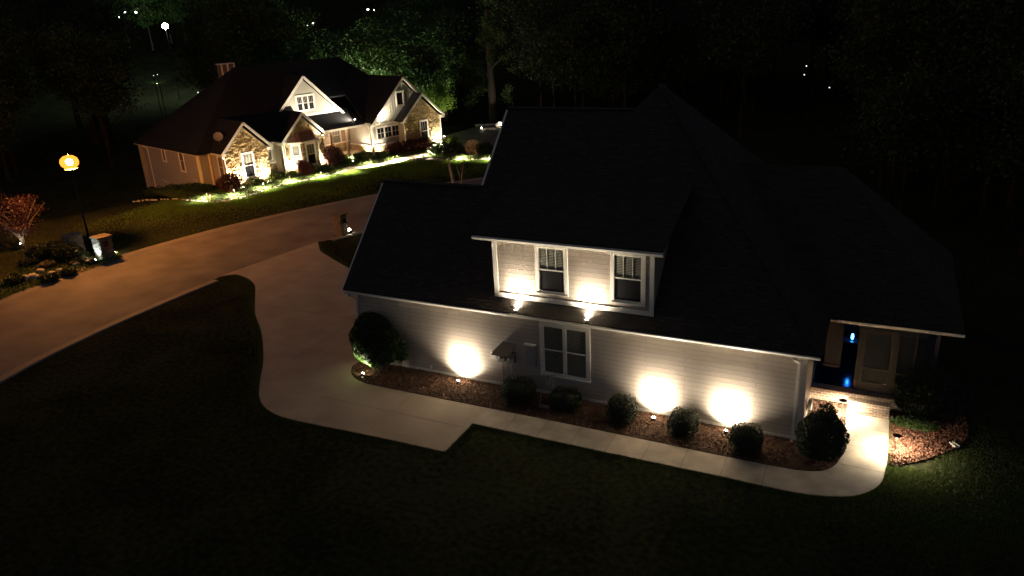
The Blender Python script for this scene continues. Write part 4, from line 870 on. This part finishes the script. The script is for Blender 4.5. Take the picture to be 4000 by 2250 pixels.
for i, (u, v, s, lab) in enumerate(((1.3, -3.1, .5, 'low green shrub between the two uplights of the leftmost gable'), (3.4, -2.7, .55, 'low green shrub at the right corner of the leftmost gable'), (4.7, -3.0, .5, 'low green shrub between the two left gables'), (8.0, -3.2, .5, 'green shrub right of the burgundy bush at the bay'),
        (11.5, -1.3, .6, 'green shrub left of centre under the porch edge'), (12.8, -1.6, .6, 'green shrub below the right porch post'), (13.8, -1.8, .6, 'green shrub left of the porch corner light'), (15.0, -2.6, .5, 'green shrub at the siding corner'),
        (13.0, -3.1, .5, 'low green shrub near the lit path'), (14.9, -3.3, .5, 'low green shrub by the path below the burgundy hedge'), (21.0, -3.5, .5, 'green shrub under the window of the right stone gable'), (22.9, -3.5, .5, 'pale green shrub at the corner of the right stone gable'))):
    shrub(u, v, (s*1.2, s, s*.75), m_leaf_gc, lab, 1500, .12)
for (x, y, r, m_, lab) in ((1705, 608, .75, m_leaf_box, 'dark round shrub at the left end of the right-hand bed'), (1755, 606, .95, m_leaf_box, 'larger dark round shrub second in the right-hand bed'), (1800, 606, .75, m_leaf_box, 'dark shrub left of the woven ball'), (1890, 608, .95, m_leaf_box, 'dark shrub right of the woven ball'), (1915, 605, .8, m_leaf_box, 'dark shrub nearest the roof edge in the right-hand bed'),
        (1765, 570, .8, m_leaf_lite, 'bright green shrub lit beside the large boulder')):
    p = gp(x, y); shrub(0, 0, (r, r*.8, r*.7), m_, lab, 1600, .13, world=(p[0], p[1]))
# hedge along the left wing
for k, (u, v) in enumerate(((-3.0, 8.6), (-3.2, 7.2), (-3.2, 5.8), (-3.2, 4.4), (-3.2, 3.0), (-3.2, 1.6), (-3.0, .2), (-2.4, -1.4))):
    shrub(u, v, (.85, .85, .42), m_leaf_box, 'one of the low dark shrubs in the row under the left end wall', 1200, .13, grp='low shrubs under the left end wall')
# woven twig ball
p = gp(1850, 606); t = thing('twig_ball', 'woven brown twig ball ornament in the right-hand bed', 'garden ornament', (p[0], p[1], .75)); mb = MB()
for k in range(34):
    a = Vector(rng.normal(size=3)).normalized(); b = a.cross(Vector(rng.normal(size=3))).normalized(); rr = .72+random.uniform(-.05, .05)
    mb.tube([(a*math.cos(q)+b*math.sin(q))*rr for q in np.linspace(0, 6.28, 18)], .022, 5, cap=False)
part('twigs', mb, m_wood, t)
# ground cover
Pg = scatter(bedF, 15000); leaves('ground_cover', np.c_[Pg, rng.uniform(.03, .22, len(Pg))], .13, m_leaf_gc, kind='stuff', label='low green ground cover in the bed before the left gables and bay', cat='ground cover')
Pg = scatter(bedG, 15000); leaves('ground_cover', np.c_[Pg, rng.uniform(.03, .25, len(Pg))], .13, m_leaf_gc, kind='stuff', label='low green ground cover between the porch and the lit path', cat='ground cover')
Pg = scatter(bedH, 7000); leaves('ground_cover', np.c_[Pg, rng.uniform(.03, .30, len(Pg))], .12, m_leaf_gc, kind='stuff', label='spiky ground cover in the right-hand bed', cat='ground cover')
t = thing('red_ornament', 'small red ornament in the front bed at the leftmost lawn edge light', 'garden ornament', tuple(gp(826, 781)))
part('body', MB().lathe([(.08, 0), (.13, .1), (.1, .25), (.04, .38), (.001, .4)], (0, 0, 0), 10), mat('red_glaze', (.55, .08, .05), .3, .5), t); part('base', MB().lathe([(.1, 0), (.1, .03), (.08, .04)], (0, 0, 0), 10), m_grey, t)

# ================================================================== kerbside: pillars, street lamp, maple, planting
def pillar(loc, rotz, w_, d_, h, lab, box=True):
    t = thing('stone_pillar', lab, 'pillar', loc, rotz); a, b = w_/2, d_/2
    part('core', MB().box(-a, a, -b, b, 0, h), m_mort, t)
    for k, (ang, L_, off) in enumerate(((0, w_, b), (math.pi/2, d_, a), (math.pi, w_, b), (-math.pi/2, d_, a))):
        s = MB(); stones(s, -L_/2, L_/2, 0, h, 0, dmin=.01, dmax=.045, wmin=.12, wmax=.35)
        o = part('stone_face', s, m_stone_d, t, loc=(off*math.sin(ang), -off*math.cos(ang), 0), rot=(0, 0, ang))
    part('cap', MB().box(-a-.08, a+.08, -b-.08, b+.08, h, h+.09), mat('pillar_capstone', (.17, .14, .10), .9, .1, 6, .2), t)
    if box: part('mailbox_door', MB().box(a+.02, a+.06, -.14, .14, h-.5, h-.2), m_metal, t)
    return t
pillar((-41.22, 6.32, 0), math.radians(-10), .8, .8, 1.33, 'stone mailbox pillar at the kerb by the street lamp, its left face lit bluish white')
p = gp(300, 1000); pillar((-44.2, 6.45, 0), math.radians(-10), .8, .8, 1.15, 'stone pillar behind the kerbside hedge, farther from the road', False)
pillar((-29.6, 14.85, 0), math.radians(0), .62, .62, 1.35, 'slim stone mailbox pillar on the near kerb beside the driveway mouth')
uplight((-41.05, 5.45, .05), (-41.3, 5.92, .9), 110, 'cool white uplight on the left face of the kerb pillar', 95, .5, col=(.55, .80, 1), lens='cool_lens', group='pillar uplights')
p = gp(446, 998); uplight((p[0], p[1], .08), (p[0]-.3, p[1]+.9, .5), 12, 'uplight at the right side of the kerb pillar, facing the lens', 140, .8, group='pillar uplights', sc_=1.7)
p = gp(1368, 912); uplight((p[0], p[1], .12), (p[0]-.05, p[1]-.35, .7), 14, 'uplight beside the slim near pillar', 150, .8, group='pillar uplights', sc_=2.0)
m_postk = mat('black_post_paint', (.006, .006, .006), .7, .1)
t = thing('street_lamp', 'tall street lamp with a glowing orange globe beside the road', 'street lamp', (-44.75, 7.85, 0))
part('post', MB().lathe([(.14, 0), (.14, .12), (.09, .2), (.075, .9), (.06, 1.0), (.05, 4.9), (.08, 5.0), (.08, 5.05)], (0, 0, 0), 16), m_postk, t)
HD = part('lamp_head', MB().lathe([(.08, 5.0), (.38, 5.06), (.40, 5.10), (.1, 5.12)], (0, 0, 0), 16), m_metal, t)  # collar made wide on purpose, to keep lamp light off the post
part('globe', MB().lathe([(.12, 5.13), (.34, 5.18), (.50, 5.34), (.55, 5.54), (.49, 5.75), (.30, 5.91), (.04, 5.97)], (0, 0, 0), 28), m_sod, HD, smooth=True)
part('bulb_glass', MB().lathe([(.001, 5.35), (.12, 5.38), (.19, 5.46), (.2, 5.54), (.17, 5.64), (.09, 5.71), (.001, 5.73)], (0, 0, 0), 20), m_sodb, HD, smooth=True)
part('finial', MB().lathe([(.03, 5.975), (.05, 6.0), (.01, 6.07)], (0, 0, 0), 8), m_metal, HD)
# kerbside planting
for (x, y, r, m_, lab) in ((170, 1020, .9, m_leaf_box, 'dark dense shrub left of the rear pillar'), (215, 1012, .9, m_leaf_box, 'dark dense shrub in front of the rear pillar'), (260, 1018, .85, m_leaf_box, 'dark dense shrub between the two kerb pillars'), (300, 1022, .7, m_leaf_box, 'dark shrub just left of the kerb pillar'), (120, 1035, .8, m_leaf_box, 'dark shrub at the left end of the kerbside hedge'),
        (187, 1045, .55, m_leaf_gold, 'low pale golden clump in front of the kerbside hedge'), (313, 1030, .6, m_leaf_gold, 'pale yellow-green shrub left of the kerb pillar'), (362, 1035, .4, m_leaf_box, 'little dark shrub at the foot of the kerb pillar'),
        (60, 1110, .7, m_leaf_box, 'low dark plant near the left edge of the verge'), (200, 1100, .6, m_leaf_box, 'low dark plant beside the road below the golden clump'), (270, 1075, .5, m_leaf_box, 'low dark plant by the kerb right of the golden clump')):
    p = gp(x, y); h_ = r*(.75 if r > .65 and y < 1030 else .42); shrub(0, 0, (r, r*.85, h_), m_, lab, 2000, .10, world=(p[0], p[1]))
vb = [gp(x, y)[:2] for x, y in ((0, 1180), (120, 1130), (250, 1085), (360, 1052), (480, 1010), (455, 985), (340, 990), (150, 1010), (60, 1060), (0, 1100))]
Pg = scatter([tuple(q) for q in vb], 9000); leaves('ground_cover', np.c_[Pg, rng.uniform(.01, .16, len(Pg))], .09, m_leaf_gc, kind='stuff', label='rough low planting on the verge beside the kerb pillar', cat='ground cover')

# ------------------------------------------------------------------ trees
def limbs(mb, h, r, n=6, lean=0, sd=0, z0=.35):
    q = random.Random(sd); pts = [(0, 0, -.3)]; 
    for k in range(1, 7): pts.append((lean*h*k/6*.15+q.uniform(-.1, .1)*r*4*k/6, q.uniform(-.1, .1)*r*4*k/6, h*k/6))
    mb.tube(pts, [r*1.25]+[r*(1-.13*k) for k in range(1, 7)], 10)
    ends = []
    for j in range(n):
        zz = h*q.uniform(z0, .95); a = q.uniform(0, 6.28); l = h*q.uniform(.18, .34); e = (math.cos(a)*l, math.sin(a)*l, zz+l*.6)
        mb.tube([(0, 0, zz-.1), (e[0]*.5, e[1]*.5, zz+l*.2), e], [r*.42, r*.28, r*.1], 6); ends.append(e)
    return ends
def make_tree(name, sd, h, cr_, nc, nl, leaf, mleaf, mbark, label, cat='tree', group=None, loc=(0, 0, 0), r=.22, zlo=.35, clump=.8):
    t = thing(name, label, cat, loc, 0, group); q = np.random.default_rng(sd)
    mb = MB(); ends = limbs(mb, h*.85, r, 8, 0, sd, zlo); part('trunk', mb, mbark, t)
    C_ = q.normal(size=(nc, 3)); C_ /= np.linalg.norm(C_, axis=1)[:, None]; C_ *= q.uniform(.35, 1, (nc, 1))**.6
    C_ = C_*np.array([cr_, cr_, h*(1-zlo)*.52])+np.array([0, 0, h*(zlo+(1-zlo)*.52)])
    C_ = np.r_[C_, np.array(ends)]
    P = (C_[:, None, :]+q.normal(size=(len(C_), nl, 3))*np.array([clump, clump, clump*.55])).reshape(-1, 3); P = P[P[:, 2] > h*.1]
    leaves('crown', P, leaf, mleaf, t, aspect=.7, up=-.3); return t
m_barkd = mat('dark_bark', (.028, .024, .018), .95, .05, 7, .3)
protos = [make_tree('woodland_tree', 100+i, hh, cc, 38, 170, .27, m_leaf_tree, m_barkd, 'x', group='dark woodland trees', loc=(0, 0, 0), clump=.85) for i, (hh, cc) in enumerate(((15, 3.6), (18, 4.0), (13, 3.2), (20, 4.2), (16, 3.4)))]
lampsview = [(645, 102, 150), (490, 45, 200), (530, 50, 210), (1437, 37, 180), (1110, 110, 150), (1210, 95, 160), (465, 70, 200), (1470, 40, 180), (50, 190, 190), (3150, 270, 90), (3240, 340, 90)]
def clear(x, y, rad, h):
    z0 = terrain(x, y)
    for z in (z0+h*.35, z0+h*.65, z0+h):
        px, py, dist = pxof((x, y, z))
        for lx, ly, ld_ in lampsview:
            if dist < ld_ and abs(px-lx) < rad*F/dist+12 and py < ly+40: return False
    return True
placed = 0; used = [False]*5
def put(x, y, s, lab, grp='dark woodland trees'):
    global placed
    i = random.randrange(5); o = protos[i] if not used[i] else dup(protos[i]); used[i] = True
    o.location = (x, y, terrain(x, y)-.1); o.rotation_euler = (0, 0, random.uniform(0, 6.3)); o.scale = (s, s, s*random.uniform(.9, 1.1)); o['label'] = lab; o['group'] = grp; placed += 1
def okv(x, y, pad=150):
    px, py, d = pxof((x, y, terrain(x, y)+8)); return d > 5 and -pad < px < 4000+pad
tries = 0
while placed < 70 and tries < 4000:          # wood behind the far house
    tries += 1; u, v = random.uniform(-30, 55), random.uniform(19, 62); x, y, _ = h2w(u, v)
    if okv(x, y) and clear(x, y, 4, 17): put(x, y, random.uniform(.75, 1.15), 'one of the unlit trees in the dark wood behind the stone-gabled house', 'trees behind the stone-gabled house')
n0 = placed; tries = 0
while placed < n0+80 and tries < 4000:       # wood behind the near house
    tries += 1; x, y = random.uniform(-42, 30), random.uniform(52, 120)
    if okv(x, y) and clear(x, y, 4, 17): put(x, y, random.uniform(.8, 1.2), 'one of the unlit trees in the dark wood behind the near house roof', 'trees behind the near house')
n0 = placed; tries = 0
while placed < n0+26 and tries < 4000:
    tries += 1; x, y = random.uniform(-6, 22), random.uniform(17, 46)
    if okv(x, y, 400) and clear(x, y, 4, 15) and (x > 8 or y > 24) and pxof((x, y, 8))[0] > 2450: put(x, y, random.uniform(.65, .95), 'one of the dark trees close behind the near house on the right', 'trees close behind the near house')
n0 = placed; tries = 0
while placed < n0+75 and tries < 4000:       # distant hillside
    tries += 1; a = random.uniform(-.6, 1.25); d = random.uniform(190, 330); dx = RM @ np.array([math.tan(a-.3), 0, -1.]); ang = math.atan2(dx[1], dx[0]); x, y = CAMP[0]+d*math.cos(ang), CAMP[1]+d*math.sin(ang)
    if okv(x, y) and clear(x, y, 4, 17): put(x, y, random.uniform(1.0, 1.5), 'one of the distant trees on the dark hillside', 'distant hillside trees')
# lit trees beside the far house
def lt(u, v, sd, h, cr_, lab, leaf=.26, nl=190, nc=40, m_=None, **k):
    return make_tree('shade_tree', sd, h, cr_, nc, nl, leaf, m_ or m_leaf_tree, m_bark, lab, loc=h2w(u, v), **k)
lt(24.5, 9.5, 11, 12.5, 3.6, 'tall tree with green floodlit leaves rising directly behind the right stone gable')
lt(27.5, 5.5, 12, 9.5, 2.8, 'green lit tree just right of the stone gable roof', clump=.7)
lt(30.5, 13, 13, 14, 4.0, 'large dim green tree farther back behind the right gable')
lt(19, 17, 14, 14, 4.0, 'dim green tree behind the ridge between the gables')
lt(35, 10, 15, 13, 3.6, 'tree with bare lower trunk standing back between gable and big trunk')
lt(26.2, 1.2, 16, 5.6, 1.2, 'small bright yellow-green tree at the right eave of the stone gable', leaf=.2, nl=90, nc=22, m_=m_leaf_lite, r=.07, clump=.4, zlo=.5)
p = gp(1930, 476); BT = thing('big_trunk_tree', 'big floodlit tree trunk above the rock edging with a few leafy low branches', 'tree', (p[0], p[1], 0))
mb = MB(); mb.tube([(0, 0, -.2), (-.05, 0, 2), (-.15, .1, 4.5), (-.25, .1, 8), (-.2, 0, 13)], [.62, .5, .45, .38, .22], 14); mb.tube([(-.1, 0, 3.6), (-1.2, -.5, 4.3), (-2.6, -1, 4.1)], [.13, .09, .03], 7); mb.tube([(-.2, 0, 5.2), (-1.5, .3, 6.4), (-3, .6, 7)], [.16, .1, .04], 7); mb.tube([(-.2, 0, 6.2), (1.2, .3, 7.4), (2.6, .6, 8)], [.16, .1, .04], 7)
part('trunk', mb, mat('grey_tan_bark', (.075, .062, .045), .95, .05, 7, .35, 12, .8, .02), BT)
Cn = np.array([(-1.6, -.7, 3.9), (-2.1, -.9, 3.4), (-2.5, -1, 2.8), (-2.6, -1, 2.3), (-1.0, -.4, 4.3), (-1.5, .3, 6.0), (-2.4, .5, 5.6), (-3.1, .6, 6.3), (-2.0, .5, 7.0), (-3.3, .8, 5.2), (-1.1, .2, 5.2), (1.6, .4, 3.2), (2.1, .5, 2.6), (1.9, .5, 3.9), (1.6, .4, 7.5), (2.6, .6, 8.2), (0, .5, 8.5), (-1.5, .4, 9), (1, 0, 10), (-.8, .3, 11), (.4, .2, 12.2), (2.4, 1, 6.2)]); Cn = np.r_[Cn, rng.normal(size=(26, 3))*np.array([1.5, 1.2, 2.0])+np.array([0, -.3, 10.5])]
leaves('crown', (Cn[:, None, :]+rng.normal(size=(len(Cn), 110, 3))*.36).reshape(-1, 3), .2, m_leaf_gc, BT, aspect=.75)
# green floodlights that light the wood (only their housings stand there)
def flood(u, v, z, tu, tv, tz, pw, col, lab, ang=95):
    return uplight(h2w(u, v, z), h2w(tu, tv, tz), pw, lab, ang, .9, col, group='floodlights under the trees', sc_=1.3)
flood(25.2, 7.2, .1, 24.6, 9.6, 8, 7000, (.78, 1, .48), 'floodlight behind the right stone gable, aimed up the tall tree', 100)
flood(28.5, 4.2, .1, 27.8, 5.6, 5, 2200, (.78, 1, .48), 'floodlight under the tree right of the stone gable', 110)
flood(28.5, 10.5, .1, 30.5, 13, 9, 1400, (.6, 1, .65), 'floodlight under the large tree farther back')
flood(19.5, 14.6, .1, 19.3, 17, 10, 300, (.6, 1, .65), 'floodlight behind the house under the dim green tree')
flood(26.0, .4, .1, 26.2, 1.3, 4.5, 700, (1, .95, .55), 'small floodlight under the bright little tree', 80)
# red maple and crape myrtle
p = gp(97, 968); MT = thing('red_maple', 'small red-leaved tree lit from below at the left edge of the photo', 'tree', (p[0], p[1], 0)); mb = MB()
for k in range(7): a = k*.9; mb.tube([(0, 0, 0), (.15*math.cos(a), .15*math.sin(a), .8), (.9*math.cos(a), .9*math.sin(a), 1.9), (1.8*math.cos(a), 1.8*math.sin(a), 2.8)], [.07, .06, .04, .015], 6)
part('trunk', mb, m_bark, MT)
Cn = rng.normal(size=(80, 3)); Cn /= np.linalg.norm(Cn, axis=1)[:, None]; Cn = Cn*rng.uniform(.55, 1, (80, 1))*np.array([2.0, 2.0, 1.0])+np.array([-.8, 0, 2.4]); Cn = np.r_[Cn, rng.uniform((-1, -1, 1.0), (1, 1, 1.9), (24, 3))]
leaves('crown', (Cn[:, None, :]+rng.normal(size=(len(Cn), 46, 3))*np.array([.3, .3, .12])).reshape(-1, 3), .12, m_leaf_maple, MT, up=-.2)
uplight((p[0]+.25, p[1]-.35, .3), (p[0], p[1], 2), 14, 'uplight under the small red-leaved tree', 120, .7, group='pillar uplights')
p = gp(1795, 722); CM = thing('crape_myrtle', 'young tree with two pale trunks on the dark lawn just above the near roof edge', 'tree', (p[0], p[1], 0)); mb = MB()
mb.tube([(-.5, 0, -.1), (-.62, 0, .6), (-.8, .05, 1.4), (-.82, .05, 2.1)], [.16, .14, .12, .05], 8); mb.tube([(.2, 0, -.1), (.25, 0, .7), (.45, 0, 1.5), (.55, 0, 2.2)], [.07, .06, .05, .03], 8); mb.tube([(-.05, .1, -.1), (.0, .1, .8), (-.25, .1, 1.6)], [.05, .04, .02], 8)
part('trunk', mb, m_palebark, CM); leaves('crown', np.r_[rng.normal(size=(120, 3))*.16+np.array([-.55, 0, 2.3]), rng.normal(size=(120, 3))*.2+np.array([.75, 0, 1.7])], .14, m_leaf_box, CM)

# ------------------------------------------------------------------ far lamps
def farlamp(x, y, dist, m_, r, lab, power=0, col=(.85, 1, .9), grp='small far-off house lamps'):
    d = ray(x, y); d = d/np.linalg.norm(d); P_ = CAMP+d*dist; zt = terrain(P_[0], P_[1]); zb = min(zt, P_[2]-1.2)
    t = thing('yard_lamp', lab, 'lamp', (P_[0], P_[1], zb), 0, grp); hh = P_[2]-zb
    part('pole', MB().tube([(0, 0, 0), (0, 0, hh-r)], .04, 6), m_postk, t)
    part('lamp_head', MB().lathe([(.001, hh-r), (r*.8, hh-r*.5), (r, hh), (r*.8, hh+r*.5), (.001, hh+r)], (0, 0, 0), 12), m_, t)
    if power:
        ld = bpy.data.lights.new('bulb', 'POINT'); ld.energy = power; ld.color = col; ld.shadow_soft_size = .3
        lo = bpy.data.objects.new('bulb', ld); COL.objects.link(lo); lo.parent = t; lo.location = (.0, -r*1.6, hh)
    return t, P_
t, FP = farlamp(645, 102, 150, m_farw, .55, 'brightest far-off white lamp at the upper left', 160)
for i, (x, y, d_, r, lab) in enumerate(((487, 46, 190, .22, 'upper left one of the pair of far lamps under the lit treetops'), (531, 48, 190, .24, 'upper right one of the pair of far lamps under the lit treetops'), (465, 68, 190, .16, 'dim far light left below the pair'), (1437, 37, 170, .22, 'far white light above the wood, top centre left'), (1461, 40, 170, .1, 'faint speck right of the top centre far light'),
        (1110, 111, 140, .14, 'far light left of the row above the dark ridge'), (1200, 98, 140, .12, 'far light second in the row above the dark ridge'), (1222, 90, 140, .14, 'far light right end of the row above the dark ridge'), (600, 295, 110, .05, 'tiny far light left of the chimney, left one'), (615, 291, 110, .05, 'tiny far light left of the chimney, right one'), (773, 361, 92, .07, 'tiny light beyond the dark roof left of the chimney'),
        (3150, 258, 90, .07, 'faint light among dark trees at upper right, highest'), (3142, 292, 90, .07, 'faint light among dark trees at upper right, lower left'), (3240, 342, 90, .07, 'faint light among dark trees at upper right, lowest'))):
    farlamp(x, y, d_, m_fars if x > 3000 or r < .08 else m_farg, r, lab)
# lit lawn terrace far left and its lamp; treetops near the bright far lamp, with added floodlights
d = ray(60, 190); d /= np.linalg.norm(d); LP = CAMP+d*175; 
t, _ = farlamp(-60, 120, 180, m_farg, .25, 'lamp over the green far lawn just outside the left edge', 300, (.75, 1, .7))
for i, (x, y, d_) in enumerate(((400, 20, 175), (470, 5, 182), (560, 25, 178), (640, 5, 185), (700, 40, 180))):
    d = ray(x, 12 if i < 5 else 118); d /= np.linalg.norm(d); P_ = CAMP+d*(d_+15 if i < 5 else d_); h_ = max(4, (P_[2]-terrain(P_[0], P_[1]))/(.67 if i < 5 else .8))
    make_tree('lit_tree', 300+i, h_, 3.4 if i < 5 else 1.2, 26, 70, .5, m_leaf_gc, m_bark, ['green lit treetop at the top left, first from the left', 'green lit treetop second from the left', 'green lit treetop above the pair of far lamps', 'green lit treetop above the bright far lamp', 'green lit treetop right of the bright far lamp', 'small pale tree beside the bright far lamp'][i], group='far trees lit by the bright lamp', loc=(P_[0], P_[1], terrain(P_[0], P_[1])-.2))
for i, (x, y) in enumerate(((430, 60), (560, 70))):
    d = ray(x, y); d /= np.linalg.norm(d); P_ = CAMP+d*165; uplight((P_[0], P_[1], terrain(P_[0], P_[1])+.2), (P_[0]+ray(x, y)[0]*14, P_[1]+ray(x, y)[1]*14, P_[2]+8), 1500, ['added far floodlight under the left lit treetops', 'added far floodlight under the right lit treetops'][i], 130, .9, (.6, 1, .65), group='added far floodlights')  # floodlights added to brighten the treetops; none is visible there

def thit(x, y):
    d = ray(x, y); d = d/np.linalg.norm(d); t = 60
    while t < 500:
        P_ = CAMP+d*t
        if P_[2] < terrain(P_[0], P_[1]): return P_
        t += 1.5
    return P_
P_ = thit(55, 192)
t = thing('yard_lamp', 'added lamp on a pole lighting the small green far lawn at the upper left edge', 'lamp', (P_[0]-3, P_[1]-4, terrain(P_[0]-3, P_[1]-4)), 0, 'small far-off house lamps')  # invented pole lamp, added to light the far lawn patch
part('pole', MB().tube([(0, 0, 0), (0, 0, 6)], .06, 6), m_metal, t); part('lamp_head', MB().lathe([(.3, 5.9), (.3, 6.1), (.1, 6.3)], (0, 0, 0), 10), m_metal, t)
ld = bpy.data.lights.new('bulb', 'SPOT'); ld.energy = 9000; ld.color = (.55, 1, .6); ld.spot_size = math.radians(70); ld.spot_blend = .6
lo = bpy.data.objects.new('bulb', ld); COL.objects.link(lo); lo.parent = t; lo.location = (0, 0, 5.8); aim(lo, (.5, .7, -1))
